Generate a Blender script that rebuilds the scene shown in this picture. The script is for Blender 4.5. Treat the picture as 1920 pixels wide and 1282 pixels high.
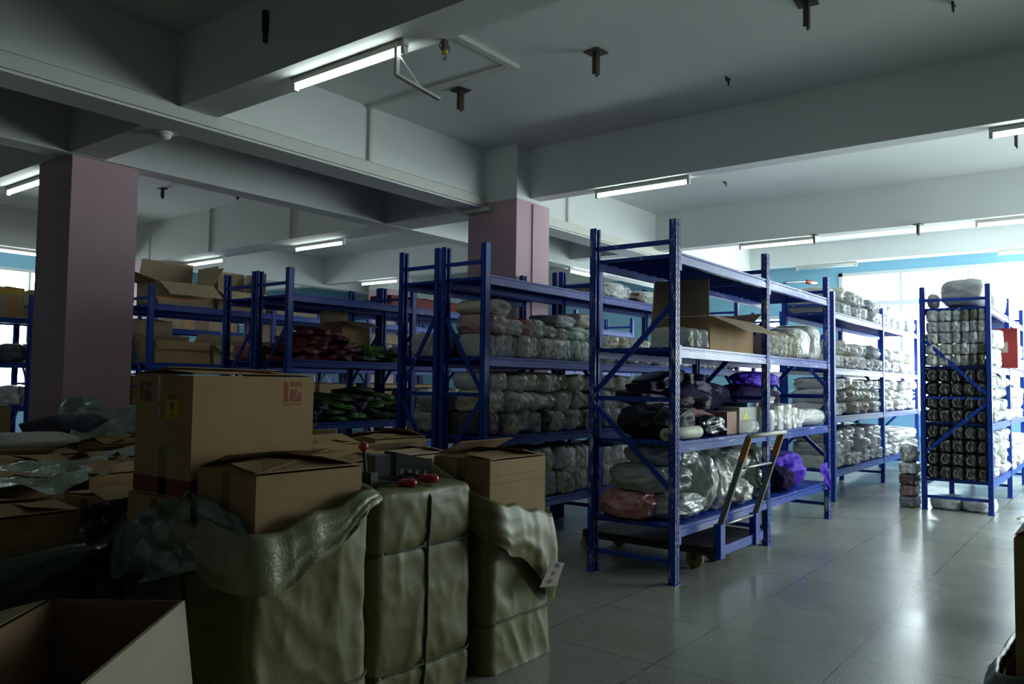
import bpy, math, random
import numpy as np
from mathutils import Vector, Matrix, noise

random.seed(7)
sc = bpy.context.scene
for o in list(bpy.data.objects): bpy.data.objects.remove(o, do_unlink=True)
col = sc.collection
R = math.radians

# ------------------------------------------------------------------ camera
def camera():
    F = 1490.0
    yaw, pitch, roll = R(37.58), R(2.967), R(0.770)
    cy, sy, cp, sp = math.cos(yaw), math.sin(yaw), math.cos(pitch), math.sin(pitch)
    f = Vector((cy*cp, sy*cp, sp)); r = Vector((sy, -cy, 0)); u = r.cross(f)
    cr, sr = math.cos(roll), math.sin(roll)
    r2 = cr*r + sr*u; u2 = -sr*r + cr*u
    m = Matrix((( r2.x, u2.x, -f.x, 0), (r2.y, u2.y, -f.y, 0), (r2.z, u2.z, -f.z, 1.5), (0, 0, 0, 1)))
    cam = bpy.data.cameras.new('camera'); cam.sensor_width = 36; cam.sensor_fit = 'HORIZONTAL'
    cam.lens = F/1920*36; cam.clip_start = 0.05; cam.clip_end = 200
    o = bpy.data.objects.new('camera', cam); col.objects.link(o); o.matrix_world = m
    sc.camera = o
camera()

# ------------------------------------------------------------------ world, daylight portals, exposure
w = bpy.data.worlds.new('overcast_sky'); sc.world = w; w.use_nodes = True
nt = w.node_tree; nt.nodes.clear()
wo = nt.nodes.new('ShaderNodeOutputWorld'); bg = nt.nodes.new('ShaderNodeBackground')
bg.inputs['Color'].default_value = (0.89, 0.975, 0.985, 1); bg.inputs['Strength'].default_value = 28.0
nt.links.new(bg.outputs[0], wo.inputs[0])
def portal(loc, rot, sx, sy):
    l = bpy.data.lights.new('daylight_portal', 'AREA'); l.shape = 'RECTANGLE'; l.size = sx; l.size_y = sy
    l.cycles.is_portal = True
    o = bpy.data.objects.new('daylight_portal', l); col.objects.link(o); o.location = loc; o.rotation_euler = rot
XW, YW, YR = 17.0, 18.6, -2.7                      # far wall, left wall, right wall
portal((XW+.12, (-2.4+4.6)/2, 2.42), (0, R(90), 0), 2.9, 7.0)
portal((XW+.12, 7.3, 2.4), (0, R(90), 0), 1.3, 3.2)
portal((6.6, YW+.12, 2.5), (R(-90), 0, 0), 3.3, 2.6)
portal((13.0, YR-.12, 2.4), (R(90), 0, 0), 7.2, 2.8)
sc.view_settings.view_transform = 'Standard'; sc.view_settings.look = 'None'
sc.view_settings.exposure = -0.95; sc.view_settings.gamma = 1.0; sc.view_settings.use_curve_mapping = False
cy_ = sc.cycles
cy_.use_denoising = True; cy_.max_bounces = 7; cy_.diffuse_bounces = 4; cy_.glossy_bounces = 3
cy_.transmission_bounces = 4; cy_.transparent_max_bounces = 10; cy_.caustics_reflective = False
cy_.caustics_refractive = False; cy_.sample_clamp_indirect = 6.0
try: cy_.denoiser = 'OPENIMAGEDENOISE'; cy_.denoising_prefilter = 'ACCURATE'
except Exception: pass
TUBE = 42.0
# ------------------------------------------------------------------ materials
def mat(name, base=(.8,.8,.8), rough=.6, metal=0, coat=0, coat_rough=.1, bump=None, noise_mix=None,
        objcol=False, coord='Object', spec=.5, sheen=0, trans=None, scuff_glint=None):
    """bump=(scale,strength,detail[,stretch]); noise_mix=(color2,scale,lo,hi)"""
    m = bpy.data.materials.new(name); m.use_nodes = True
    n = m.node_tree.nodes; L = m.node_tree.links; p = n['Principled BSDF']
    p.inputs['Base Color'].default_value = (*base, 1); p.inputs['Roughness'].default_value = rough
    p.inputs['Metallic'].default_value = metal; p.inputs['Coat Weight'].default_value = coat
    p.inputs['Coat Roughness'].default_value = coat_rough; p.inputs['Specular IOR Level'].default_value = spec
    p.inputs['Sheen Weight'].default_value = sheen
    tc = n.new('ShaderNodeTexCoord')
    cur = None
    if objcol:
        oi = n.new('ShaderNodeObjectInfo'); cur = oi.outputs['Color']
    if noise_mix:
        c2, s, lo, hi = noise_mix
        t = n.new('ShaderNodeTexNoise'); t.inputs['Scale'].default_value = s; t.inputs['Detail'].default_value = 5
        L.new(tc.outputs[coord], t.inputs['Vector'])
        mr = n.new('ShaderNodeMapRange'); mr.inputs['From Min'].default_value = lo; mr.inputs['From Max'].default_value = hi
        L.new(t.outputs['Fac'], mr.inputs['Value'])
        mx = n.new('ShaderNodeMix'); mx.data_type = 'RGBA'
        if cur: L.new(cur, mx.inputs[6])
        else: mx.inputs[6].default_value = (*base, 1)
        mx.inputs[7].default_value = (*c2, 1); L.new(mr.outputs[0], mx.inputs[0]); cur = mx.outputs[2]
    if scuff_glint:  # pale noise: worn paint on steel, painted glints on plastic wrap
        c2, s, lo, hi, st = scuff_glint
        mp = n.new('ShaderNodeMapping'); mp.inputs['Scale'].default_value = st; L.new(tc.outputs[coord], mp.inputs[0])
        t = n.new('ShaderNodeTexNoise'); t.inputs['Scale'].default_value = s; t.inputs['Detail'].default_value = 6; t.inputs['Roughness'].default_value = .7
        L.new(mp.outputs[0], t.inputs['Vector'])
        mr = n.new('ShaderNodeMapRange'); mr.inputs['From Min'].default_value = lo; mr.inputs['From Max'].default_value = hi
        L.new(t.outputs['Fac'], mr.inputs['Value'])
        mx = n.new('ShaderNodeMix'); mx.data_type = 'RGBA'
        if cur: L.new(cur, mx.inputs[6])
        else: mx.inputs[6].default_value = (*base, 1)
        mx.inputs[7].default_value = (*c2, 1); L.new(mr.outputs[0], mx.inputs[0]); cur = mx.outputs[2]
    if cur: L.new(cur, p.inputs['Base Color'])
    if bump:
        s, st, de = bump[:3]
        t = n.new('ShaderNodeTexNoise'); t.inputs['Scale'].default_value = s; t.inputs['Detail'].default_value = de
        t.inputs['Distortion'].default_value = .6
        v = tc.outputs[coord]
        if len(bump) > 3:
            mp = n.new('ShaderNodeMapping'); mp.inputs['Scale'].default_value = bump[3]; L.new(v, mp.inputs[0]); v = mp.outputs[0]
        L.new(v, t.inputs['Vector'])
        b = n.new('ShaderNodeBump'); b.inputs['Strength'].default_value = st; b.inputs['Distance'].default_value = .02
        L.new(t.outputs['Fac'], b.inputs['Height']); L.new(b.outputs[0], p.inputs['Normal'])
        if coat: L.new(b.outputs[0], p.inputs['Coat Normal'])
    return m
M = {}
M['paint'] = mat('grey_white_paint', (.72,.75,.73), .75, bump=(6,.05,3), noise_mix=((.66,.69,.67), .6, .35, .7))
M['trunking'] = mat('cream_plastic', (.62,.63,.56), .5)
M['pink'] = mat('pink_paint', (.56,.37,.42), .6, noise_mix=((.52,.345,.39), 1.2, .4, .7), bump=(8,.04,3))
M['bluewall'] = mat('sky_blue_paint', (.27,.56,.74), .6)
M['dimwall'] = mat('dull_blue_grey_paint', (.13,.16,.18), .7)  # unseen right wall, darkened to cut light bounced onto the foreground
M['winframe'] = mat('white_window_frame', (.75,.8,.82), .4)
M['blue'] = mat('blue_powder_coated_steel', (.010,.047,.33), .42, spec=.25, coat=.06, coat_rough=.2,
                scuff_glint=((.42,.46,.62), 9, .63, .70, (1,1,1)))
M['bluemark'] = mat('worn_blue_steel', (.011,.048,.33), .4, spec=.3, coat=.1, coat_rough=.2,
                scuff_glint=((.50,.52,.68), 14, .53, .62, (1,1,.35)))
M['bluebeam'] = mat('worn_glare_blue_beam_steel', (.011,.050,.34), .35, spec=.35, coat=.2, coat_rough=.15,
                scuff_glint=((.45,.50,.68), 7, .56, .66, (.35,1,2.5)))  # stretched pale streaks paint in wear and white glare together
M['card'] = mat('brown_cardboard', (.40,.255,.115), .8, bump=(30,.06,3,(1,1,6)), noise_mix=((.33,.205,.09), 3, .4, .7))
M['cardlight'] = mat('pale_cardboard', (.42,.32,.20), .8, noise_mix=((.36,.27,.16), 3, .4, .7), bump=(30,.06,3))
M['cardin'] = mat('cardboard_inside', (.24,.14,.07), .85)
M['tape'] = mat('brown_packing_tape', (.21,.15,.075), .2, coat=.6)
M['cleartape'] = mat('glossy_clear_tape', (.48,.47,.42), .15, coat=1, bump=(60,.5,3))
M['sack'] = mat('olive_woven_sack', (.20,.19,.058), .5, coat=.18, coat_rough=.35, bump=(170,.12,2), noise_mix=((.165,.158,.055), 2.2, .35, .7))
M['sackin'] = mat('pale_green_sack_lining', (.235,.235,.115), .42, coat=.3, coat_rough=.25, bump=(90,.2,3))
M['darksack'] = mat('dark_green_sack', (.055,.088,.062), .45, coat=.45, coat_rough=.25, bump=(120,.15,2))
M['sheet'] = mat('green_plastic_sheeting', (.17,.235,.17), .3, coat=.8, coat_rough=.14, bump=(22,.35,4))
M['blackbag'] = mat('black_plastic', (.008,.009,.011), .25, coat=.7, coat_rough=.15, bump=(20,.5,4))
M['rope'] = mat('green_strapping', (.07,.08,.04), .6)
M['wrap'] = mat('plastic_wrapped_fabric', (.6,.6,.58), .5, coat=1, coat_rough=.12, objcol=True,
                bump=(4.5,.85,5,(1.7,1.7,.7)), scuff_glint=((.80,.85,.83), 5, .60, .80, (1.6,1.6,.6)))  # whitish noise in the colour mimics reflections off crinkled plastic
M['wrapfine'] = mat('crinkled_plastic_over_fabric', (.6,.6,.58), .45, coat=1, coat_rough=.1, objcol=True, bump=(9,.8,5,(1.4,1.4,.8)), scuff_glint=((.8,.84,.82), 9, .62, .78, (1,1,.7)))  # same painted crinkle reflections at a finer scale
M['cloth'] = mat('soft_cloth', (.5,.5,.5), .85, objcol=True, sheen=.2, bump=(14,.5,4))
M['silk'] = mat('glossy_garment', (.5,.5,.5), .42, objcol=True, coat=.22, coat_rough=.2, spec=.3, bump=(10,.8,5), scuff_glint=((.5,.5,.52), 20, .74, .82, (1,1,1)))
M['white'] = mat('white_plastic', (.75,.76,.74), .35)
M['black'] = mat('black_plastic_shell', (.012,.012,.013), .5)
M['darkmetal'] = mat('dark_rusty_steel', (.03,.026,.02), .6, noise_mix=((.09,.055,.025), 40, .45, .7))
M['steel'] = mat('dull_steel', (.30,.31,.30), .35, metal=.9)
M['handle'] = mat('worn_grey_steel', (.14,.15,.13), .45, metal=.4)
M['orange'] = mat('orange_paint', (.36,.15,.02), .5)
M['red'] = mat('red_plastic', (.42,.022,.018), .35, coat=.4)
M['redcard'] = mat('dark_red_case', (.30,.012,.014), .4, noise_mix=((.22,.01,.012), 4, .4, .7))
M['redprint'] = mat('faded_red_print', (.30,.07,.035), .8)
M['redband'] = mat('red_printed_band', (.20,.03,.022), .75)
M['yellow'] = mat('yellow_label', (.55,.36,.03), .6)
M['orangetape'] = mat('orange_printed_tape', (.48,.20,.03), .4)
M['yellowpaint'] = mat('bright_yellow_print', (.75,.62,.02), .5)
M['whitelabel'] = mat('white_paper_label', (.42,.36,.30), .7)
M['ink'] = mat('black_ink', (.03,.028,.025), .7)
M['wheel'] = mat('yellowish_nylon_wheel', (.30,.24,.09), .5)
M['purple'] = mat('purple_plastic_bag', (.065,.015,.46), .6, spec=.2, coat_rough=.12, bump=(7,.6,4))
M['violet'] = mat('dark_violet_cloth', (.010,.004,.036), .8, spec=.1, bump=(12,.7,5))
M['chalk'] = mat('pale_strap', (.38,.36,.31), .6)
M['paper'] = mat('grey_white_paper', (.55,.56,.52), .7)

def tubemat():
    m = bpy.data.materials.new('lit_fluorescent_tube'); m.use_nodes = True
    p = m.node_tree.nodes['Principled BSDF']
    p.inputs['Emission Color'].default_value = (.86,1,.97,1); p.inputs['Emission Strength'].default_value = TUBE
    return m
M['tube'] = tubemat()
M['tubeoff'] = mat('unlit_fluorescent_tube', (.7,.72,.7), .2)
def glass():
    m = bpy.data.materials.new('window_glass'); m.use_nodes = True
    n = m.node_tree.nodes; L = m.node_tree.links; n.clear()
    o = n.new('ShaderNodeOutputMaterial'); mx = n.new('ShaderNodeMixShader'); t = n.new('ShaderNodeBsdfTransparent')
    g = n.new('ShaderNodeBsdfGlossy'); g.inputs['Roughness'].default_value = .02; mx.inputs[0].default_value = .06
    t.inputs['Color'].default_value = (.94,.97,.97,1)
    L.new(t.outputs[0], mx.inputs[1]); L.new(g.outputs[0], mx.inputs[2]); L.new(mx.outputs[0], o.inputs[0]); return m
M['glass'] = glass()
def film(name, colr, alpha, scale):
    m = bpy.data.materials.new(name); m.use_nodes = True
    n = m.node_tree.nodes; L = m.node_tree.links; p = n['Principled BSDF']
    p.inputs['Base Color'].default_value = (*colr, 1); p.inputs['Roughness'].default_value = .25
    p.inputs['Coat Weight'].default_value = 1; p.inputs['Coat Roughness'].default_value = .06
    tc = n.new('ShaderNodeTexCoord'); t = n.new('ShaderNodeTexNoise'); t.inputs['Scale'].default_value = scale
    t.inputs['Detail'].default_value = 4; L.new(tc.outputs['Object'], t.inputs['Vector'])
    mr = n.new('ShaderNodeMapRange'); mr.inputs['From Min'].default_value = .4; mr.inputs['From Max'].default_value = .75
    mr.inputs['To Min'].default_value = alpha*.4; mr.inputs['To Max'].default_value = min(1, alpha*2)
    L.new(t.outputs['Fac'], mr.inputs['Value']); L.new(mr.outputs[0], p.inputs['Alpha'])
    b = n.new('ShaderNodeBump'); b.inputs['Strength'].default_value = .7; b.inputs['Distance'].default_value = .03
    L.new(t.outputs['Fac'], b.inputs['Height']); L.new(b.outputs[0], p.inputs['Normal']); L.new(b.outputs[0], p.inputs['Coat Normal'])
    return m
M['film'] = film('clear_crinkled_film', (.78,.83,.80), .30, 4)
def floormat():
    m = bpy.data.materials.new('polished_grey_floor_tiles'); m.use_nodes = True
    n = m.node_tree.nodes; L = m.node_tree.links; p = n['Principled BSDF']
    tc = n.new('ShaderNodeTexCoord'); sx = n.new('ShaderNodeSeparateXYZ'); L.new(tc.outputs['Object'], sx.inputs[0])
    def math_(op, a, b=None):
        k = n.new('ShaderNodeMath'); k.operation = op
        for i, v in enumerate((a, b)):
            if v is None: continue
            if isinstance(v, (int, float)): k.inputs[i].default_value = v
            else: L.new(v, k.inputs[i])
        return k.outputs[0]
    def line(c, off, pitch, wdt):
        q = math_('FRACT', math_('DIVIDE', math_('SUBTRACT', c, off), pitch))
        q = math_('ABSOLUTE', math_('SUBTRACT', q, .5))
        return math_('GREATER_THAN', q, .5 - wdt/pitch/2)
    ln = math_('MAXIMUM', line(sx.outputs[0], 7.226-.822*20, .822, .006), line(sx.outputs[1], 1.247-.79*20, .79, .006))
    sp = n.new('ShaderNodeTexNoise'); sp.inputs['Scale'].default_value = 90; sp.inputs['Detail'].default_value = 3; L.new(tc.outputs['Object'], sp.inputs['Vector'])
    r1 = n.new('ShaderNodeValToRGB'); r1.color_ramp.elements[0].position = .35; r1.color_ramp.elements[0].color = (.25,.26,.225,1)
    r1.color_ramp.elements[1].position = .65; r1.color_ramp.elements[1].color = (.40,.41,.36,1); L.new(sp.outputs['Fac'], r1.inputs[0])
    big = n.new('ShaderNodeTexNoise'); big.inputs['Scale'].default_value = 1.3; big.inputs['Detail'].default_value = 5; L.new(tc.outputs['Object'], big.inputs['Vector'])
    mx = n.new('ShaderNodeMix'); mx.data_type = 'RGBA'; mx.blend_type = 'MULTIPLY'; L.new(r1.outputs[0], mx.inputs[6])
    r2 = n.new('ShaderNodeValToRGB'); r2.color_ramp.elements[0].position = .35; r2.color_ramp.elements[0].color = (.88,.88,.86,1)
    r2.color_ramp.elements[1].position = .6; r2.color_ramp.elements[1].color = (1,1,1,1); L.new(big.outputs['Fac'], r2.inputs[0])
    L.new(r2.outputs[0], mx.inputs[7]); mx.inputs[0].default_value = 1
    m2 = n.new('ShaderNodeMix'); m2.data_type = 'RGBA'; L.new(ln, m2.inputs[0]); L.new(mx.outputs[2], m2.inputs[6]); m2.inputs[7].default_value = (.07,.075,.065,1)
    L.new(m2.outputs[2], p.inputs['Base Color'])
    mr = n.new('ShaderNodeMapRange'); mr.inputs['From Min'].default_value = .2; mr.inputs['From Max'].default_value = .8
    mr.inputs['To Min'].default_value = .15; mr.inputs['To Max'].default_value = .32; L.new(big.outputs['Fac'], mr.inputs['Value'])
    L.new(mr.outputs[0], p.inputs['Roughness'])
    b = n.new('ShaderNodeBump'); b.inputs['Strength'].default_value = .02; b.inputs['Distance'].default_value = .005
    L.new(big.outputs['Fac'], b.inputs['Height']); L.new(b.outputs[0], p.inputs['Normal'])
    p.inputs['Specular IOR Level'].default_value = .6
    return m
M['floor'] = floormat()

# ------------------------------------------------------------------ mesh helpers
class MB:
    def __init__(s): s.v = []; s.f = []; s.mi = []
    def add(s, vs, fs, mi=0):
        b = len(s.v); s.v += [tuple(v) for v in vs]; s.f += [tuple(i+b for i in f) for f in fs]; s.mi += [mi]*len(fs); return s
    def box(s, x0, x1, y0, y1, z0, z1, mi=0):
        return s.add([(x0,y0,z0),(x1,y0,z0),(x1,y1,z0),(x0,y1,z0),(x0,y0,z1),(x1,y0,z1),(x1,y1,z1),(x0,y1,z1)],
              [(0,3,2,1),(4,5,6,7),(0,1,5,4),(1,2,6,5),(2,3,7,6),(3,0,4,7)], mi)
    def bar(s, p, q, w, h, side=(0,1,0), mi=0):
        p, q = Vector(p), Vector(q); d = (q-p).normalized(); a = Vector(side); a = (a - d*a.dot(d)).normalized(); b = d.cross(a)
        vs = [c + a*i*w/2 + b*j*h/2 for c in (p, q) for i, j in ((-1,-1),(1,-1),(1,1),(-1,1))]
        return s.add(vs, [(0,3,2,1),(4,5,6,7),(0,1,5,4),(1,2,6,5),(2,3,7,6),(3,0,4,7)], mi)
    def tube(s, pts, r, n=8, mi=0, caps=True):
        pts = [Vector(p) for p in pts]; rs = r if isinstance(r, (list, tuple)) else [r]*len(pts)
        t0 = (pts[1]-pts[0]).normalized(); a = t0.orthogonal().normalized(); rings = []
        for i, p in enumerate(pts):
            t = (pts[min(i+1, len(pts)-1)] - pts[max(i-1, 0)]).normalized()
            a = (a - t*a.dot(t)).normalized(); b = t.cross(a)
            rings.append([p + (a*math.cos(k*2*math.pi/n) + b*math.sin(k*2*math.pi/n))*rs[i] for k in range(n)])
        vs = [v for g in rings for v in g]; fs = []
        for i in range(len(pts)-1):
            for k in range(n): fs.append((i*n+k, i*n+(k+1)%n, (i+1)*n+(k+1)%n, (i+1)*n+k))
        if caps: fs.append(tuple(range(n))[::-1]); fs.append(tuple((len(pts)-1)*n+k for k in range(n)))
        return s.add(vs, fs, mi)
    def grid(s, fn, nu, nv, wrap=False, mi=0):
        vs = [fn(i/(nu if wrap else nu-1), j/(nv-1)) for j in range(nv) for i in range(nu)]; fs = []
        for j in range(nv-1):
            for i in range(nu if wrap else nu-1):
                i2 = (i+1) % nu; fs.append((j*nu+i, j*nu+i2, (j+1)*nu+i2, (j+1)*nu+i))
        return s.add(vs, fs, mi)
    def mesh(s, name, mats, smooth=False):
        me = bpy.data.meshes.new(name); me.from_pydata(s.v, [], s.f); me.update()
        for m in (mats if isinstance(mats, (list, tuple)) else [mats]): me.materials.append(m)
        me.polygons.foreach_set('material_index', s.mi)
        if smooth: me.polygons.foreach_set('use_smooth', [True]*len(s.f))
        return me
    def build(s, name, mats, parent=None, smooth=False, loc=None):
        o = bpy.data.objects.new(name, s.mesh(name, mats, smooth)); col.objects.link(o)
        if parent: o.parent = parent
        if loc: o.location = loc
        return o
def tag(o, label, cat, group=None, kind=None):
    if label: o['label'] = label
    if cat: o['category'] = cat
    if group: o['group'] = group
    if kind: o['kind'] = kind
    return o
def thing(name, label, cat, loc=(0,0,0), rz=0, group=None):
    o = bpy.data.objects.new(name, None); o.empty_display_size = .1; col.objects.link(o); o.location = loc
    o.rotation_euler = (0, 0, rz); return tag(o, label, cat, group)
def struct(name, mb, m, label=None, smooth=False):
    o = mb.build(name, m, smooth=smooth); o['kind'] = 'structure'
    o['label'] = label or name.replace('_', ' ') + ' of the warehouse'
    return o
def nz(x, y, z, s=1.0, seed=0): return noise.noise(Vector((x*s+seed*13.7, y*s-seed*7.1, z*s+seed*3.3)))
ORD = ['zeroth','first','second','third','fourth','fifth','sixth','seventh','eighth','ninth','tenth','eleventh','twelfth','thirteenth','fourteenth','fifteenth','sixteenth','seventeenth','eighteenth','nineteenth','twentieth']
def ordn(i):
    if i <= 20: return ORD[i]
    t, u = divmod(i, 10); return {2:'twenty',3:'thirty',4:'forty'}[t] + ('-'+ORD[u] if u else 'ieth')
LAY = ['bottom', 'second', 'third', 'fourth', 'fifth', 'sixth']

# ------------------------------------------------------------------ room shell
ZS, ZB, ZC = 4.38, 3.65, 3.763
struct('floor', MB().box(-9, XW+.2, YR-.2, YW+.2, -.1, 0), M['floor'], 'polished grey speckled floor tiles')
struct('ceiling', MB().box(-9, XW+.2, YR-.2, YW+.2, ZS, ZS+.2), M['paint'], 'flat grey white ceiling slab')
def wall_x(name, X, d, y0, y1, holes, m, label):          # wall in a Y-Z plane with rectangular openings (a0,a1,z0,z1)
    mb = MB(); xa, xb = min(X, X+d), max(X, X+d); ys = y0
    for a0, a1, z0, z1 in sorted(holes):
        mb.box(xa, xb, ys, a0, 0, ZS); mb.box(xa, xb, a0, a1, 0, z0); mb.box(xa, xb, a0, a1, z1, ZS); ys = a1
    mb.box(xa, xb, ys, y1, 0, ZS); struct(name, mb, m, label)
def wall_y(name, Y, d, x0, x1, holes, m, label):
    mb = MB(); ya, yb = min(Y, Y+d), max(Y, Y+d); xs = x0
    for a0, a1, z0, z1 in sorted(holes):
        mb.box(xs, a0, ya, yb, 0, ZS); mb.box(a0, a1, ya, yb, 0, z0); mb.box(a0, a1, ya, yb, z1, ZS); xs = a1
    mb.box(xs, x1, ya, yb, 0, ZS); struct(name, mb, m, label)
W1 = (-2.4, 4.60, 1.0, 3.84); W2 = (5.7, 8.9, 1.76, 3.02); W3 = (5.0, 8.2, 1.2, 3.80); W4 = (9.5, 16.6, 1.0, 3.8)
wall_x('wall_back', XW, .2, YR-.2, YW+.2, [W1, W2], M['bluewall'], 'sky blue painted far wall with big windows')
wall_y('wall_left', YW, .2, -9, XW+.2, [W3], M['bluewall'], 'sky blue painted wall far left')
wall_y('wall_right', YR, -.2, -9, XW+.2, [W4], M['dimwall'], 'blue wall on the right side, outside the frame')
wall_x('wall_front', -9, -.2, YR-.2, YW+.2, [], M['paint'], 'pale grey wall behind the camera')
def window(n, axis, c, a0, a1, z0, z1, nm, transom, label):
    fr = MB(); gl = MB()
    def bx(mb, p0, p1, q0, q1, d0, d1):
        if axis == 'x': mb.box(c+d0, c+d1, p0, p1, q0, q1)
        else: mb.box(p0, p1, min(c+d0, c+d1), max(c+d0, c+d1), q0, q1)
    t = .07; s = 1 if axis == 'x' or c > 0 else -1; d0, d1 = -.03*s, .1*s
    for a in (a0, a1-t): bx(fr, a, a+t, z0, z1, d0, d1)
    for z in (z0, z1-t): bx(fr, a0, a1, z, z+t, d0, d1)
    if transom: bx(fr, a0, a1, transom-.06, transom+.04, d0, d1)
    for k in range(1, nm):
        a = a0 + (a1-a0)*k/nm; bx(fr, a-.025, a+.025, z0, z1, d0+.01*s, d1)
    r = bpy.data.objects.new('window_%d' % n, None); col.objects.link(r); r['kind'] = 'structure'; r['label'] = label
    fr.build('window_frame', M['winframe'], r)
    bx(gl, a0+t, a1-t, z0+t, z1-t, .04*s, .046*s); gl.build('window_pane', M['glass'], r)
window(1, 'x', XW, *W1[:2], *W1[2:], 6, 3.20, 'long overexposed window band on the far right wall')
window(2, 'x', XW, *W2[:2], *W2[2:], 3, None, 'smaller bright window behind the racks')
window(3, 'y', YW, *W3[:2], *W3[2:], 3, 3.1, 'bright window at far left behind yellow cartons')
window(4, 'y', YR, *W4[:2], *W4[2:], 6, 3.1, 'bright side window lighting the right aisle')
# ceiling beams
tn = [0]
def trim(mb, m, label, smooth=False):
    tn[0] += 1; return struct('trim_%d' % tn[0], mb, m, label, smooth)
YU1, YU2 = (6.22, 6.58), (7.95, 8.22)
trim(MB().box(-9, XW, *YU1, ZB, ZS), M['paint'], 'deep ceiling beam running to the near pink column')
trim(MB().box(-9, XW, *YU2, ZB-.003, ZS), M['paint'], 'deep ceiling beam over the left pink column')
trim(MB().box(-9, XW, 14.9, 15.2, ZB+.05, ZS), M['paint'], 'ceiling beam far left before the blue wall')
CX = [(3.46, 3.80, ZC), (7.76, 7.97, ZC), (12.02, 12.28, ZC), (16.3, 16.6, 3.985)]
for (a, b, z), nm in zip(CX, ('nearest cross beam carrying a bright tube light', 'cross beam meeting the near pink column', 'second cross beam beyond the main rack', 'cross beam close to the window wall')):
    trim(MB().box(a, b, YR, YU1[0] if a < 9 else YW, z, ZS), M['paint'], nm)
trim(MB().box(3.35, 3.68, YU1[1], YW, ZB, ZS), M['paint'], 'cross beam between the two deep beams near left column')
trim(MB().box(7.45, 7.95, YU1[1], YW, ZB, ZS), M['paint'], 'distant cross beam with two tube lights, left of pink column')
trim(MB().box(-.9, -.6, YR, YW, ZC, ZS), M['paint'], 'cross beam above and behind the camera')
trim(MB().box(-9, XW, -1.9, -1.6, ZB, ZS), M['paint'], 'ceiling beam right of the frame')
# columns
def column(x0, y0, x1, y1, label, hp=3.72):
    r = bpy.data.objects.new('trim_%d' % (tn[0]+1), None); tn[0] += 1; col.objects.link(r); r['kind'] = 'structure'; r['label'] = label
    MB().box(x0, x1, y0, y1, 0, hp).build('column_shaft', M['pink'], r)
    MB().box(x0, x1, y0, y1, hp, ZS).build('column_head', M['paint'], r)
    return r
c1 = column(7.49, 5.72, 8.17, 6.48, 'pink square column behind the middle rack')
MB().box(7.80, 7.84, 5.70, 5.72, 0, 3.70).build('cable_cover', M['pink'], c1)
column(3.40, 8.00, 4.05, 8.74, 'pink square column left, nearest the camera')
column(7.44, 14.2, 8.1, 14.9, 'distant pink column behind the open cartons')
column(13.2, 13.9, 13.9, 14.6, 'distant pink column behind the garment rack')
# cable trunking
trim(MB().box(-4, 7.46, 6.19, 6.22, ZB+.02, ZB+.135).box(-4, 7.46, 6.186, 6.22, ZB+.137, ZB+.142), M['trunking'], 'flat cable trunking along the lower edge of beam')
trim(MB().box(8.2, XW, 6.19, 6.22, ZB+.02, ZB+.14), M['trunking'], 'cable trunking on the beam beyond the near column')
trim(MB().box(5.56, 5.60, 6.185, 6.22, ZB+.14, ZS).box(5.54, 5.58, 4.3, 6.22, ZS-.03, ZS), M['trunking'], 'thin conduit down the beam and along the ceiling')
trim(MB().box(3.81, 5.62, 4.28, 4.34, ZS-.04, ZS), M['trunking'], 'short ceiling conduit beside the swing bracket')
trim(MB().box(9.3, 9.33, 6.185, 6.22, ZB+.14, ZS), M['trunking'], 'vertical conduit on the beam beyond the column')
trim(MB().box(7.42, 7.45, 10.0, 10.03, ZB, ZS).box(7.42, 7.45, 12.2, 12.23, ZB, ZS), M['trunking'], 'two vertical conduits on the distant cross beam')
trim(MB().box(7.42, 7.49, 6.10, 6.56, 3.60, 3.66), M['trunking'], 'short white trunking across the pink column top')

# ------------------------------------------------------------------ fluorescent lights
nl = [0]
def light(x, y, z, axis, label, lit=True, L=1.18):
    t = thing('fluorescent_light', label, 'ceiling light', (x, y, z), 0 if axis == 'y' else R(-90), 'fluorescent tube lights on the beams')
    MB().box(-.025, .025, 0, L, -.045, 0).build('housing', M['trunking'], t)
    MB().tube([(0, .03, -.075), (0, L-.03, -.075)], .014, 10).build('tube', M['tube' if lit else 'tubeoff'], t, True)
    for k in (0, L-.03): MB().box(-.02, .02, k, k+.03, -.095, -.04).build('end_cap', M['trunking'], t)
light(3.64, 3.72, ZC, 'y', 'bright tube light on nearest cross beam, top left of centre')
light(7.86, 3.66, ZC, 'y', 'lit tube light on second beam, right of the pink column')
light(7.90, -.30, ZC, 'y', 'lit tube light cut by the right frame edge, upper')
light(12.15, 3.62, ZC, 'y', 'lit tube light above the blue main rack end')
light(12.15, .35, ZC, 'y', 'lit tube light at right edge, second from the top')
light(16.42, .55, 3.985, 'y', 'smallest lit tube light at the right edge, lowest')
light(16.42, 4.1, 3.985, 'y', 'unlit tube light by the blue wall left of window', False)
light(7.88, 9.28, ZB, 'y', 'lit tube light left of centre above garment rack')
light(7.88, 12.45, ZB, 'y', 'lit tube light just above the open cartons')
light(3.58, 8.85, ZB, 'y', 'lit tube light cut off by the left column')
light(12.15, 12.5, ZC, 'y', 'lit tube light seen just left of the middle rack posts')
light(12.2, 8.08, ZB, 'x', 'lit tube light right of the pink column, running away')
light(5.1, 15.05, ZB+.05, 'x', 'short lit tube light at the left frame edge')

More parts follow.
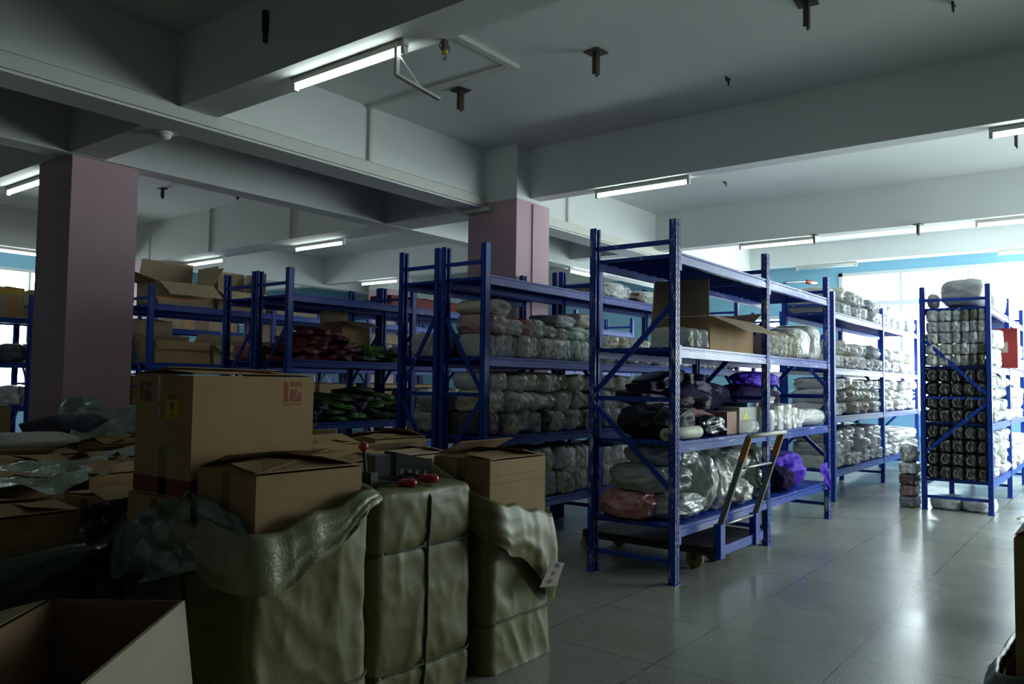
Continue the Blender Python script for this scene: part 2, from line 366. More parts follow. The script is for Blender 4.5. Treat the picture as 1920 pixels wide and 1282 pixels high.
# ------------------------------------------------------------------ ceiling fittings
def hanger(x, y, label, s=1.0, z=ZS, drop=.2):
    t = thing('ceiling_hanger', label, 'ceiling bracket', (x, y, z), random.uniform(-.3, .3), 'dark steel hanger brackets on the ceiling')
    MB().box(-.075*s, .075*s, -.075*s, .075*s, -.012, 0).build('mounting_plate', M['darkmetal'], t)
    MB().box(-.03*s, .03*s, -.02*s, -.008, -drop*s, -.012).box(-.03*s, -.022*s, -.02*s, .02*s, -drop*s, -.012).box(-.012, .012, -.015, .0, -drop*s-.02, -drop*s+.01).build('drop_bracket', M['darkmetal'], t)
hanger(5.78, 3.57, 'rusty ceiling hanger in the middle of the near bay')
hanger(5.77, 5.12, 'black ceiling hanger below the thin ceiling conduit')
hanger(5.92, 1.82, 'rusty ceiling hanger cut by the top frame edge')
hanger(12.0, 2.2, 'dark hanger plate on the beam edge above right rack', .7, ZC, .2)
hanger(12.0, 3.6, 'small dark hanger above the main rack end', .6, ZC, .2)
hanger(10.4, .9, 'dark hanger near the right frame edge', .7, ZS, .22)
hanger(6.9, 10.6, 'small dark hanger over the open cartons', .7)
hanger(6.2, 11.5, 'tangled small hanger right of the left column', .7)
def scrap(x, y, z, label, s=.05):
    mb = MB(); rnd = random.Random(int(x*100))
    for k in range(3):
        dx = rnd.uniform(-s, s); mb.box(dx-.008, dx+.008, -.006, .006, -s*rnd.uniform(.6, 1.4), 0)
    mb.box(-s*1.1, s*1.1, -.008, .008, -.006, 0)
    return tag(mb.build('cut_bolt_stub', M['darkmetal'], loc=(x, y, z)), label, 'bolt', 'dark bolt stubs left in the ceiling')
scrap(7.0, 2.88, ZS, 'pair of cut bolts in the ceiling above the main rack'); scrap(6.6, .95, ZS, 'pair of cut bolts in ceiling near the top right')
scrap(10.6, 4.4, ZS, 'cut bolts left of the hanger beyond second beam')
t = tag(MB().box(-.02, .02, -.015, .015, -.16, .0).box(-.012, .018, -.012, .012, -.24, -.1).build('black_tape_scrap', M['black'], loc=(3.44, 5.0, 4.24)), 'black tape scrap hanging on the nearest beam', 'scrap')
d = thing('smoke_detector', 'round white smoke detector under the beam near left column', 'smoke detector', (3.56, 6.62, ZB))
MB().tube([(0,0,0), (0,0,-.02), (0,0,-.022)], [.075,.075,.075], 24).build('mounting_base', M['white'], d)
MB().tube([(0,0,-.02), (0,0,-.045), (0,0,-.06)], [.065,.06,.03], 24).build('detector_cap', M['white'], d, True)
# swing bracket and junction
sb = thing('folding_bracket', 'white folding steel bracket hanging by the bright tube light', 'bracket', (3.62, 3.77, ZC))
MB().box(-.015, .015, 0, .025, -.235, 0).build('bracket_upright', M['white'], sb)
MB().bar((0, .012, -.23), (.34, -.06, -.31), .03, .018).build('bracket_arm', M['white'], sb)
MB().bar((0.01, .01, -.09), (.19, -.03, -.27), .008, .012).build('bracket_stay', M['white'], sb)
jb = thing('wiring_joint', 'taped wiring joint with a yellow band hanging from the beam', 'wiring joint', (3.80, 3.52, ZC))
MB().box(-.02, .02, -.015, .015, -.07, 0).build('connector', M['darkmetal'], jb)
MB().tube([(0,0,-.07), (0,0,-.09)], .022, 10).build('yellow_band', M['yellowpaint'], jb)
MB().box(-.014, -.004, -.01, .01, -.13, -.09).build('connector_prong', M['steel'], jb); MB().box(.004, .014, -.01, .01, -.13, -.09).build('connector_prong', M['steel'], jb)
for s in (-1, 1): MB().tube([(s*.015,0,-.02), (s*.045,0,-.03), (s*.05,0,-.06), (s*.02,0,-.08)], .004, 6).build('wire', M['black'], jb, True)

# ------------------------------------------------------------------ racks
def rack(label, xs, y0, y1, lv, joint='Y0', H=2.78, detail=False, slats=11, braced=True):
    """one continuous row: frames at every x, beams and slatted decks between them"""
    t = thing('storage_rack', label, 'rack', (xs[0], y0, 0), 0, 'blue steel storage racks')
    W = y1-y0; X = [x-xs[0] for x in xs]; BW, PD, T = .078, .055, .005
    def post(x, front):
        mb = MB(); ya, yb = (0, PD) if front else (W-PD, W)
        web = (ya, ya+T) if front else (yb-T, yb)
        if detail:
            a = .018; n = int(H/.05)
            mb.box(x, x+a, *web, 0, H); mb.box(x+BW-a, x+BW, *web, 0, H); mb.box(x+BW/2-.008, x+BW/2+.008, *web, 0, H)
            for k in range(n+1): mb.box(x+a, x+BW-a, *web, k*.05, min(k*.05+.024, H))
        else: mb.box(x, x+BW, *web, 0, H)
        mb.box(x, x+T, ya, yb, 0, H); mb.box(x+BW-T, x+BW, ya, yb, 0, H)
        inn = yb-T if front else ya
        mb.box(x, x+.02, inn, inn+T, 0, H); mb.box(x+BW-.02, x+BW, inn, inn+T, 0, H)
        u = mb.build('upright', M['bluemark'] if detail else M['blue'], t)
        MB().box(x-.015, x+BW+.015, ya-.01, yb+.01, 0, .006).build('foot_plate', M['blue'], u)
    for x in X:
        post(x, True); post(x, False)
        if not braced: continue
        xc = x+BW/2; k = MB()
        for z in (.165, 1.39, 2.61): MB().box(xc-.012, xc+.012, PD, W-PD, z-.018, z+.018).build('horizontal_brace', M['blue'], t)
        ja, jo = (PD, W-PD) if joint == 'Y0' else (W-PD, PD)
        MB().bar((xc-.02, ja, 1.44), (xc-.02, jo, 2.10), .014, .042, (1,0,0)).build('diagonal_brace', M['blue'], t)
        MB().bar((xc-.02, ja, 1.33), (xc-.02, jo, .72), .014, .042, (1,0,0)).build('diagonal_brace', M['blue'], t)
    for i in range(len(X)-1):
        a, b = X[i]+BW, X[i+1]
        for z in lv:
            for fr in (True, False):
                s = 1 if fr else -1; yo = 0.004 if fr else W-.004
                pr = [(0,-.085),(0,-.03),(.010,-.027),(.010,-.018),(0,-.015),(0,0),(.045,0),(.045,-.02),(.045,-.085)]
                vs = [(x_, yo+s*p_[0], z+p_[1]) for x_ in (a, b) for p_ in pr]; n = len(pr)
                fs = [(k, (k+1) % n, n+(k+1) % n, n+k) for k in range(n)] + [tuple(range(n))[::-1], tuple(range(n, 2*n))]
                if not fr: fs = [f[::-1] for f in fs]
                m = MB().add(vs, fs); m.box(a-.002, a+.035, yo-s*.002 if s > 0 else yo, yo if s > 0 else yo+.002, z-.14, z+.01) if detail else None
                m.build('shelf_beam', M['bluebeam'] if detail else M['blue'], t)
            dk = MB(); n = slats; p = (b-a)/n
            for k in range(n):
                xa, xb = a+k*p+.010, a+(k+1)*p-.014
                dk.box(xa, xb, .049, W-.049, z-.010, z-.004); dk.box(xa, xa+.004, .049, W-.049, z-.034, z-.010); dk.box(xb-.004, xb, .049, W-.049, z-.034, z-.010)
            dk.build('shelf_deck', M['blue'], t)
    return t
LA = [.43, 1.07, 1.80, 2.53]; LB = [.37, 1.01, 1.74, 2.49]; LD = [.37, 1.02, 1.72, 2.53]
rack('nearest tall blue rack with open slatted top, two bays', [5.54, 7.50, 9.48], 2.695, 3.465, LA, 'Y1', detail=True)
rack('sunlit blue rack left of aisle beyond the nearest rack', [10.93, 13.66, 16.3], 3.03, 3.72, [.40, 1.12, 1.76, 2.51], 'Y0', slats=14)
rack('right aisle blue rack with wrapped white and black goods', [11.07, 13.05, 15.0], 1.255, 2.03, [.39, 1.09, 1.79, 2.52], 'Y0')
rack('long blue rack in front of the near pink column', [5.53, 7.51, 9.5, 11.48, 13.46], 4.57, 5.115, LB, 'Y0')
rack('blue rack backing the long rack by the pink column', [5.53, 7.51], 5.15, 5.68, LB, 'Y1', braced=True)
rack('blue rack holding red and green garment heaps', [5.53, 7.51, 9.5, 11.48, 13.46], 7.45, 8.08, LB, 'Y1')
rack('blue rack backing the garment heap rack', [5.53, 7.51, 9.5], 8.10, 8.73, LB, 'Y1')
rack('distant blue rack holding open brown cartons', [5.53, 7.51, 9.5, 11.48], 10.5, 11.18, LD, 'Y0')
rack('distant blue rack seen just right of left column', [5.53, 7.51, 9.5, 11.48], 11.2, 11.9, LD, 'Y1')
rack('farthest blue rack seen at the left frame edge', [3.2, 5.2, 7.2, 9.2, 11.2], 13.5, 14.1, [.4, 1.05, 1.72, 2.40], 'Y0')

# ------------------------------------------------------------------ cartons and sacks
def carton(label, x0, x1, y0, y1, z0, z1, flaps=None, m='card', rz=0, cat='cardboard box', tape=True, group=None, deep=True, flen=None):
    cx, cyy = (x0+x1)/2, (y0+y1)/2; t = thing('cardboard_carton', label, cat, (cx, cyy, z0), rz, group)
    hx, hy, h, th = (x1-x0)/2, (y1-y0)/2, z1-z0, .006
    b = MB(); n = 8
    b.box(-hx, hx, -hy, -hy+th, 0, h); b.box(-hx, hx, hy-th, hy, 0, h); b.box(-hx, -hx+th, -hy+th, hy-th, 0, h); b.box(hx-th, hx, -hy+th, hy-th, 0, h)
    b.box(-hx+th, hx-th, -hy+th, hy-th, 0, th)
    bo = b.build('carton_body', M[m], t)
    if tape:
        MB().box(-hx-.001, -hx, -.03, .03, h*.72, h).build('packing_tape', M['tape'], t); MB().box(-hx-.001, -hx, -.03, .03, 0, h*.25).build('packing_tape', M['tape'], t)
    rnd = random.Random(int(abs(x0*977+y0*131+z0*17)))
    flaps = {'y0': 2, 'y1': 3, 'x0': 4, 'x1': 5} if flaps is None else flaps
    for k, a in flaps.items():
        A = R(a); L = (flen or hy)*.98
        sg = -1 if k[1] == '0' else 1
        c, s_ = math.cos(A), math.sin(A)
        along = hx-.004 if k[0] == 'y' else hy-.008
        off = hy if k[0] == 'y' else hx
        zb = h+.002+(.006 if k[0] == 'y' else 0)
        def P(u, v, w_):                       # u along hinge, v out along flap, w thickness
            inn = off - v*c; up = v*s_
            inn -= w_*s_*1; up += w_*c if True else 0
            bend = .012*nz(u*3, v*4, sg, 1, int(abs(off)*50))*v/L
            return (u, sg*inn, zb+up+bend) if k[0] == 'y' else (sg*inn, u, zb+up+bend)
        mb = MB(); N = 6
        top = lambda i, j: P(-along*(1-.05*j)+2*along*(1-.05*j)*i, L*j, .004)
        bot = lambda i, j: P(-along*(1-.05*j)+2*along*(1-.05*j)*i, L*j, 0)
        mb.grid(top, N, 4); mb.grid(bot, N, 4)
        g = N*4
        bd = [i for i in range(N)] + [N*j+N-1 for j in range(1, 4)] + [N*3+i for i in range(N-2, -1, -1)] + [N*j for j in range(2, 0, -1)]
        for q in range(len(bd)):
            a_, b_ = bd[q], bd[(q+1) % len(bd)]; mb.f.append((a_, b_, b_+g, a_+g)); mb.mi.append(0)
        mb.build('flap', M['cardlight' if 20 < a < 250 else m], t)
    return t
def rrect(t, hx, hy, r):
    """point and outward normal at t in 0..1 around a rounded rectangle, starting at the -x-y corner going +x"""
    segs = [2*(hx-r), math.pi*r/2, 2*(hy-r), math.pi*r/2]*2; tot = sum(segs); d = (t % 1)*tot
    k = 0
    while d > segs[k]+1e-9 and k < 7: d -= segs[k]; k += 1
    q = k//2
    dirs = [((-1,-1),(1,0)), ((1,-1),(0,1)), ((1,1),(-1,0)), ((-1,1),(0,-1))]
    (sx, sy), (ex, ey) = dirs[q]; nx, ny = (ey, -ex)
    if k % 2 == 0:
        px = sx*(hx-r) + ex*d + nx*r; py = sy*(hy-r) + ey*d + ny*r
        if ex: px = sx*(hx-r)+ex*d; py = sy*hy
        else: px = sx*hx; py = sy*(hy-r)+ey*d
        return px, py, nx, ny
    (sx, sy) = dirs[(q+1) % 4][0]; a = d/r; a0 = math.atan2(ny, nx) + a
    return sx*(hx-r)+math.cos(a0)*r, sy*(hy-r)+math.sin(a0)*r, math.cos(a0), math.sin(a0)
def folds(x, y, z, seed, amp=1):
    a = 1-abs(nz(x*2.2+z*.8, y*2.2-z*.6, z*1.1, 1, seed))*2.4
    b = 1-abs(nz(x*5+z*1.5, y*5, z*2.6, 1, seed+3))*2.2
    c = 1-abs(nz(x*9+z*4, y*9-z*3, z*6, 1, seed+8))*2.0
    return amp*(.011*max(0, a)**2 + .007*max(0, b)**2 + .0045*max(0, c)**2 + .012*nz(x, y, z, 1.6, seed+5))
def sack(label, cx, cyy, hx, hy, rim, cuff, m='sack', mc=None, seed=1, cat='sack', group=None, N=150, NV=46):
    t = thing('woven_sack', label, cat, (cx, cyy, 0), 0, group)
    def body(u, v):
        x, y, nx, ny = rrect(u, hx, hy, .05); z = v*rim(cx+x, cyy+y)
        o = folds(x, y, z, seed) + .010*math.exp(-z/.04) + .006*math.sin(z*9)
        return (x+nx*o, y+ny*o, max(z, .002))
    MB().grid(body, N, NV, True).build('sack_body', M[m], t, True)
    def cf(u, v):
        x, y, nx, ny = rrect(u, hx, hy, .05); rz_ = rim(cx+x, cyy+y); L = cuff(cx+x, cyy+y)*(1+.25*nz(x, y, 0, 6, seed))
        top = .014*math.sin(math.pi*min(1, v/.16)); z = rz_ + top - max(0, v-.08)*L
        o = folds(x, y, rz_*(1-v*0), seed) + .012 + .03*min(1, v*4) + (.022*max(0, 1-abs(nz(x*4+v*1.5, y*4, v*2, 1, seed+9))*2.5) + .02*math.sin(v*3.0))*v
        return (x+nx*o, y+ny*o, z)
    MB().grid(cf, N, 16, True).build('folded_cuff', M[mc or m], t, True)
    return t
def crumple(corners, nu, nv, amp, seed, sag=0):
    a, b, c, d = [Vector(q) for q in corners]; n = (b-a).cross(d-a).normalized()
    def fn(u, v):
        e = .08*math.sin(u*9+seed)*min(v, 1-v)*2
        p = (a*(1-u)+b*u)*(1-v-e) + (d*(1-u)+c*u)*(v+e)
        k = 1-abs(nz(u*2.5, v*2.5, seed, 1, seed))*2.2
        return p + n*(amp*k + amp*.3*nz(u*5, v*5, 0, 1, seed+1)) - Vector((0, 0, sag*math.sin(math.pi*u)*math.sin(math.pi*v)))
    return MB().grid(fn, nu, nv)
# front sacks
s1 = sack('big olive sack front left with a carton standing in it', 2.135, 2.885, .305, .235,
     lambda x, y: .895+.125*max(0,(x-1.84)/.58)+.10*(y-2.67)/.42 + .012*math.sin(x*23+y*11),
     lambda x, y: .05+.17*max(0, 1-((x-1.86)/.56)**2) if y < 2.9 else .16, mc='sackin', seed=2)
carton('open topped brown carton inside the big olive front sack', 1.865, 2.405, 2.68, 3.09, .04, 1.125, {'y0': 6, 'y1': 18, 'x0': 10, 'x1': 14})
mb = crumple([(-.40,.46,.93),(-.36,.08,1.05),(-.38,.0,.76),(-.42,.42,.64)], 30, 24, .05, 4)
mb2 = crumple([(-.36,.12,1.04),(-.33,-.22,.96),(-.34,-.20,.78),(-.37,.05,.74)], 24, 16, .03, 8)
mb2.build('loose_sheeting', M['sheet'], s1, True)
mb.build('loose_sheeting', M['sheet'], s1, True)
def bale(label, x0, x1, y0, y1, h, seed):
    cx, cyy, hx, hy = (x0+x1)/2, (y0+y1)/2, (x1-x0)/2, (y1-y0)/2
    t = thing('woven_sack', label, 'sack', (cx, cyy, 0))
    def fn(u, v):
        x, y, nx, ny = rrect(u, hx, hy, .06)
        if v < .75:
            z = v/.75*(h-.04); o = folds(x, y, z, seed) - .012*math.exp(-((z-.72-.02*nx)/.02)**2) - .012*math.exp(-((z-.17)/.02)**2)
            return (x+nx*o, y+ny*o, z+.002)
        q = (v-.75)/.25; sh = math.cos(q*math.pi/2)**.45 if q < 1 else 0
        o = folds(x, y, h, seed)*sh
        return ((x+nx*o)*sh, (y+ny*o)*sh, h-.04+.04*math.sin(min(1, q*2.5)*math.pi/2)+.015*nz(x*sh*4, y*sh*4, q, 1, seed)+.02*q)
    MB().grid(fn, 150, 60, True).build('sack_body', M['sack'], t, True)
    for z in (.72, .17):
        pts = []
        for k in range(121):
            x, y, nx, ny = rrect(k/120, hx, hy, .06); o_ = folds(x, y, z, seed); pts.append((x+nx*(o_+.002), y+ny*(o_+.002), z+.012*nx))
        MB().tube(pts, .0065, 6).build('strap', M['rope'], t, True)
    xs = .0
    MB().tube([(xs, hy, .03)]+[(xs-.01+.022*q/12, -hy-folds(xs, -hy, q/12*(h-.03), seed)-.004, .01+q/12*(h-.05)) for q in range(13)]+[(xs+.012, -hy+.004, h-.012), (xs+.01, -hy+.05, h+.008), (xs, hy-.05, h+.01), (xs, hy, h-.05)], .008, 6).build('strap', M['rope'], t, True)
    tu = MB().grid(lambda u, v: ((.13+.10*(u-.5)+.03*math.sin(v*7), .05+.07*(u-.5)*math.cos(v*3), 0) if False else
        (.17+.12*math.cos(u*6.28)*(1-.55*v)+.03*nz(u*3, v*3, 1, 1, 3), .02+.06*math.sin(u*6.28)*(1-.6*v), h-.03+.12*v+.03*nz(math.cos(u*6.28)*2, math.sin(u*6.28)*2, 2, 1, 4))), 24, 8, True)
    tu.build('gathered_top', M['sackin'], t, True)
    return t
bale('closed olive sack bale tied with straps, middle of the front row', 2.475, 3.145, 2.67, 3.11, .985, 6)
s3 = sack('olive sack with a tall carton, rightmost of the front row', 3.495, 2.83, .275, .225,
     lambda x, y: .885-.13*max(0,(x-3.22)/.55)+.18*max(0,(y-2.62)/.42)+.01*math.sin(x*30),
     lambda x, y: (.20+.26*max(0,(x-3.22)/.55)) if y < 2.75 else .25, mc='sack', seed=9)
carton('tall brown carton standing in the rightmost front sack', 3.245, 3.745, 2.63, 3.03, .04, 1.09, {'y0': 4, 'y1': 24, 'x0': 3, 'x1': 12})
for so, hx_, hy_, zz, sd in ((s3, .275, .225, .26, 9), (s1, .305, .235, .22, 2)):
    pts = []
    for k in range(121):
        x, y, nx, ny = rrect(k/120, hx_, hy_, .05); o_ = folds(x, y, zz, sd)+.006*math.sin(zz*9)+.003; pts.append((x+nx*o_, y+ny*o_, zz+.015*nx))
    MB().tube(pts, .0065, 6).build('strap', M['rope'], so, True)
for zz in (.97, .93):
    MB().box(-.24, .245, -.2012, -.2, zz-.0015, zz+.0015).build('crease', M['cardin'], [o for o in bpy.data.objects if o.get('label') == 'tall brown carton standing in the rightmost front sack'][0])
tg = thing('paper_tag', 'white paper tag with black writing on rightmost front sack', 'tag', (3.63, 2.485, .47))
tq = [(-.02,0,.07),(.105,0,.035),(.03,.004,-.075),(-.125,.004,-.055)]
MB().add([(x, y, z) for x, y, z in tq]+[(x, y+.002, z) for x, y, z in tq], [(3,2,1,0),(4,5,6,7),(0,1,5,4),(1,2,6,5),(2,3,7,6),(3,0,4,7)]).build('tag_card', M['whitelabel'], tg)
def text(s_, size, loc, rot, m, parent=None, name='printed_text', ext=.0004):
    c = bpy.data.curves.new(name, 'FONT'); c.body = s_; c.size = size; c.extrude = ext; c.align_x = 'CENTER'; c.align_y = 'CENTER'
    tmp = bpy.data.objects.new('tmp', c); col.objects.link(tmp); dg = bpy.context.evaluated_depsgraph_get()
    me = bpy.data.meshes.new_from_object(tmp.evaluated_get(dg), depsgraph=dg); bpy.data.objects.remove(tmp); bpy.data.curves.remove(c)
    me.name = name; me.materials.clear(); me.materials.append(M[m])
    o = bpy.data.objects.new(name, me); col.objects.link(o); o.location = loc; o.rotation_euler = rot
    if parent: o.parent = parent
    return o
text('245', .032, (.035,-.003,.035), (R(90), R(14), 0), 'ink', tg); text('码', .03, (-.002,-.003,-.003), (R(90), R(10), 0), 'ink', tg); text('60', .034, (-.035,-.003,-.036), (R(90), R(8), 0), 'ink', tg)

# strapping tensioner on the bale
tl = thing('strapping_tool', 'black strapping tool with red knobs on the closed bale', 'tool', (2.70, 2.84, 1.0))
MB().tube([(-.10,.02,.02), (-.095,.04,.10), (-.09,.06,.185)], .0085, 8).build('lever', M['black'], tl, True)
MB().tube([(-.09,.06,.165), (-.09,.06,.175), (-.09,.06,.19), (-.09,.06,.205), (-.09,.06,.213)], [.008,.02,.025,.018,.004], 14).build('ball_knob', M['red'], tl, True)
MB().box(-.12,-.075,-.03,.03,.0,.07).build('ratchet_head', M['black'], tl)
MB().bar((-.08,0,.03),(.02,-.10,.015),.02,.012).build('front_handle', M['steel'], tl)
MB().tube([(.0,-.09,.02),(.02,-.11,.02),(.055,-.14,.018),(.065,-.148,.018)], [.014,.02,.021,.010], 12).build('handle_knob', M['red'], tl, True)
MB().bar((-.07,.03,.03),(.16,-.03,.03),.03,.02).build('base_bar', M['black'], tl)
MB().bar((.10,-.03,.05),(.17,-.11,.03),.03,.012).build('rear_handle', M['black'], tl)
MB().tube([(.13,-.10,.03),(.15,-.125,.03),(.19,-.155,.028),(.20,-.165,.028)], [.015,.023,.024,.012], 12).build('handle_knob', M['red'], tl, True)
ct = thing('counter_box', 'grey and black box with worn white figures behind strapping tool', 'box', (2.83, 2.92, .985), R(-14))
MB().box(-.13,-.02,-.05,.06,.02,.15).build('grey_side', mat('dark_grey_box_side', (.07,.08,.09), .5), ct)
MB().add([(-.02,-.06,.0),(.19,-.06,-.0),(.19,.06,0),(-.02,.06,0),(-.02,-.06,.165),(.19,-.06,.12),(.19,.06,.12),(-.02,.06,.165)],[(0,3,2,1),(4,5,6,7),(0,1,5,4),(1,2,6,5),(2,3,7,6),(3,0,4,7)]).build('black_side', M['black'], ct)
for k in range(4): text('8', .034, (.015+k*.045, -.0605, .07-k*.006), (R(90), R(10), 0), 'paper', ct, 'worn_figure')

# the big printed carton on the left
MB  # (mesh builder)
bc = carton('big tall brown carton with fragile sticker and red print', 1.86, 2.495, 3.14, 3.615, .985, 1.515, {'y0': 2, 'y1': 5, 'x0': 3, 'x1': 4}, tape=False)
ox, oy, oz = 2.1775, 3.3775, .985
def face_x(mb, y0, y1, z0, z1, e=.0012, mi=0): mb.box(1.86-ox-e, 1.86-ox, y0-oy, y1-oy, z0-oz, z1-oz, mi); return mb
def face_y(mb, x0, x1, z0, z1, e=.0012): mb.box(x0-ox, x1-ox, 3.14-oy-e, 3.14-oy, z0-oz, z1-oz); return mb
face_x(MB(), 3.14, 3.615, .992, 1.065).build('red_band', M['redband'], bc)
b = MB(); face_y(b, 1.86, 1.90, .992, 1.07); b.build('red_band', M['redband'], bc)
b = MB(); X0 = 2.325; Z0 = 1.398
face_y(b, X0, X0+.022, Z0, Z0+.094); face_y(b, X0+.038, X0+.098, Z0+.072, Z0+.094)
yy = 3.14-oy-.0012
b.add([(X0+.038-ox,yy,Z0-oz),(X0+.038-ox,yy,Z0+.058-oz),(X0+.075-ox,yy,Z0+.058-oz),(X0+.068-ox,yy,Z0+.03-oz)], [(0,3,2,1)])
b.add([(X0+.048-ox,yy,Z0-oz),(X0+.098-ox,yy,Z0-oz),(X0+.098-ox,yy,Z0+.05-oz)], [(0,1,2)])
face_y(b, X0, X0+.1, Z0-.016, Z0-.010)
b.build('printed_logo', M['redprint'], bc)
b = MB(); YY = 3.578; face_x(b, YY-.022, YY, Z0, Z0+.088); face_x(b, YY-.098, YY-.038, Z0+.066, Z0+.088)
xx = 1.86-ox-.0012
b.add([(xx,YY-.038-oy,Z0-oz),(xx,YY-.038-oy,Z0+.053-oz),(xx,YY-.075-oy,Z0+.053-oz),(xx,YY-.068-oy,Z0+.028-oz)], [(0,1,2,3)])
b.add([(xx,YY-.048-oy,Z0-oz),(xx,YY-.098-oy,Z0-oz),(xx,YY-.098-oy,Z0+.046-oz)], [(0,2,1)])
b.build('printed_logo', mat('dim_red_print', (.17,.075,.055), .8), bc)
st = face_x(MB(), 3.246, 3.355, 1.325, 1.442, .002).build('fragile_sticker', M['yellow'], bc)
text('易碎品', .030, (1.86-ox-.003, 3.30-oy, 1.420-oz), (R(90), 0, R(-90)), 'redprint', bc)
g = MB(); xg = 1.86-ox-.003; yc, zc = 3.30-oy, 1.372-oz
g.add([(xg,yc+.016,zc+.030),(xg,yc+.006,zc+.018),(xg,yc-.003,zc+.032),(xg,yc-.015,zc+.028),(xg,yc-.013,zc-.002),(xg,yc,zc-.014),(xg,yc+.013,zc-.002)], [(0,1,2,3,4,5,6)])
g.box(xg-.0003, xg, yc-.002, yc+.002, zc-.034, zc-.012); g.box(xg-.0003, xg, yc-.012, yc+.012, zc-.037, zc-.033); g.build('broken_glass_symbol', M['redprint'], bc)
face_x(MB(), 3.335, 3.40, .985, 1.215).build('packing_tape', M['tape'], bc)
face_x(MB(), 3.375, 3.395, 1.33, 1.51, .0015).build('yellowed_tape', M['orangetape'], bc)
b = MB(); face_x(b, 3.398, 3.425, 1.40, 1.515, .003); face_x(b, 3.40, 3.42, 1.335, 1.38, .003); b.build('peeling_clear_tape', M['cleartape'], bc)
# carton and sack carrying it
carton('brown carton under the big printed carton', 1.84, 2.48, 3.16, 3.62, .02, .975, {'y0': 0, 'y1': 0, 'x0': 0, 'x1': 0})
sack('dark green sack around the carton under the printed carton', 2.16, 3.39, .335, .235, lambda x, y: .86+.03*math.sin(x*9+y*7), lambda x, y: .22, 'darksack', 'sheet', 12)

# crowd of cartons in sacks behind and left
k = 0
rows = [  # y0, y1, x list, top, rank text
 (3.74, 4.22, [.50, 1.14, 1.78, 2.42, 3.10], .93), (4.34, 4.80, [.66, 1.32, 1.98, 2.64, 3.34, 4.02], .95),
 (4.92, 5.38, [.90, 1.56, 2.24, 2.92, 3.60], .94), (5.52, 5.98, [1.20, 1.88, 2.56, 3.26, 3.96], .95),
 (6.12, 6.60, [1.50, 2.20, 2.90, 3.60], .96), (6.74, 7.22, [1.9, 2.6, 3.3, 4.0], .95), (7.36, 7.84, [2.2, 2.9, 3.6, 4.3], .97)]
rn = random.Random(5)
for ri, (y0, y1, xl, h) in enumerate(rows):
    for ci, x0 in enumerate(xl):
        hh = h + rn.uniform(-.04, .03) + (.12 if x0 > 2.9 and ri < 3 else 0); w_ = .54 + rn.uniform(-.02, .02)
        fl = {'y0': rn.choice([3, 8, 16]), 'y1': rn.choice([4, 12, 28]), 'x0': rn.choice([2, 8, 14]), 'x1': rn.choice([3, 10, 20])}
        where = f'{ordn(ci+1)} from left, {ordn(ri+1)} row behind the printed carton'
        carton('brown carton in a sack, '+where, x0+.03, x0+.03+w_, y0+.03, y1-.03, .02, hh, fl, group='cartons packed in sacks on the left')
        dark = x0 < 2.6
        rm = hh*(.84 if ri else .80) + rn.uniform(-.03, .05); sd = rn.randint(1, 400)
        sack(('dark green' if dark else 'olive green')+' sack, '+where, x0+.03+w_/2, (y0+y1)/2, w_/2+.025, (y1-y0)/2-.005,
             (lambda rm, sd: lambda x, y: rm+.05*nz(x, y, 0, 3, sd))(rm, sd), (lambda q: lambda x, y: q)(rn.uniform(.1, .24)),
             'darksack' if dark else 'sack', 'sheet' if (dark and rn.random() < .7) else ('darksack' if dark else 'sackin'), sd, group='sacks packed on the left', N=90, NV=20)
carton('pale carton with hand holes behind the closed bale', 2.74, 3.20, 3.28, 3.66, .02, 1.06, {'y0': 10, 'y1': 12, 'x0': 8, 'x1': 10})
c4 = carton('pale topped carton left of the tall front carton', 3.27, 3.80, 3.42, 3.80-.1, .02, 1.05, {'y0': 8, 'y1': 30, 'x0': 5, 'x1': 16}, m='cardlight')
for sx in (-.12, .09): MB().tube([(sx-.015, -.141, 1.0), (sx+.015, -.141, 1.0)], .009, 8).build('hand_hole', M['ink'], c4)
sack('olive sack around the pale carton with hand holes', 2.97, 3.47, .255, .215, lambda x, y: .86+.03*math.sin(x*12), lambda x, y: .12, 'sack', 'sackin', 21)
# plastic and cloth lying on the carton tops
def rag(label, x, y, z, sx, sy, h, m, colr=None, seed=1, nm='folded_cloth', cat='cloth'):
    o = MB().grid(lambda u, v: (sx*math.cos(u*6.283)*(math.sin(v*math.pi)**.7)*(1+.25*nz(math.cos(u*6.28)*2, math.sin(u*6.28)*2, v*2, 1, seed)),
                 sy*math.sin(u*6.283)*(math.sin(v*math.pi)**.7)*(1+.25*nz(math.cos(u*6.28)*2, math.sin(u*6.28)*2, v*2, 1, seed+1)),
                 h/2 - h/2*math.cos(v*math.pi)*(1) + h*.30*nz(math.cos(u*6.28)*3*v, math.sin(u*6.28)*3*v, v, 1, seed+2)*math.sin(v*math.pi)), 40, 22, True).build(nm, M[m], None, True, (x, y, z))
    if colr: o.color = (*colr, 1)
    return tag(o, label, cat)
rag('cream folded cloth on cartons at the left edge', 2.43, 6.42, .97, .42, .18, .12, 'cloth', (.42,.42,.36), 3)
rag('navy blue cloth bundle beside the cream cloth', 3.05, 7.0, .97, .35, .2, .22, 'cloth', (.02,.025,.045), 5)
rag('dark grey cloth in front of the left pink column', 3.55, 6.0, .98, .42, .2, .14, 'cloth', (.07,.085,.10), 8)
rag('pale blue plastic heap right of the dark grey cloth', 3.88, 6.35, 1.0, .2, .14, .2, 'sheet', None, 9, 'plastic_sheeting', 'plastic sheeting')
def sheetthing(label, corners, amp, seed, m='sheet', nm='plastic_sheeting'):
    return tag(crumple(corners, 30, 22, amp, seed).build(nm, M[m], None, True), label, 'plastic sheeting')
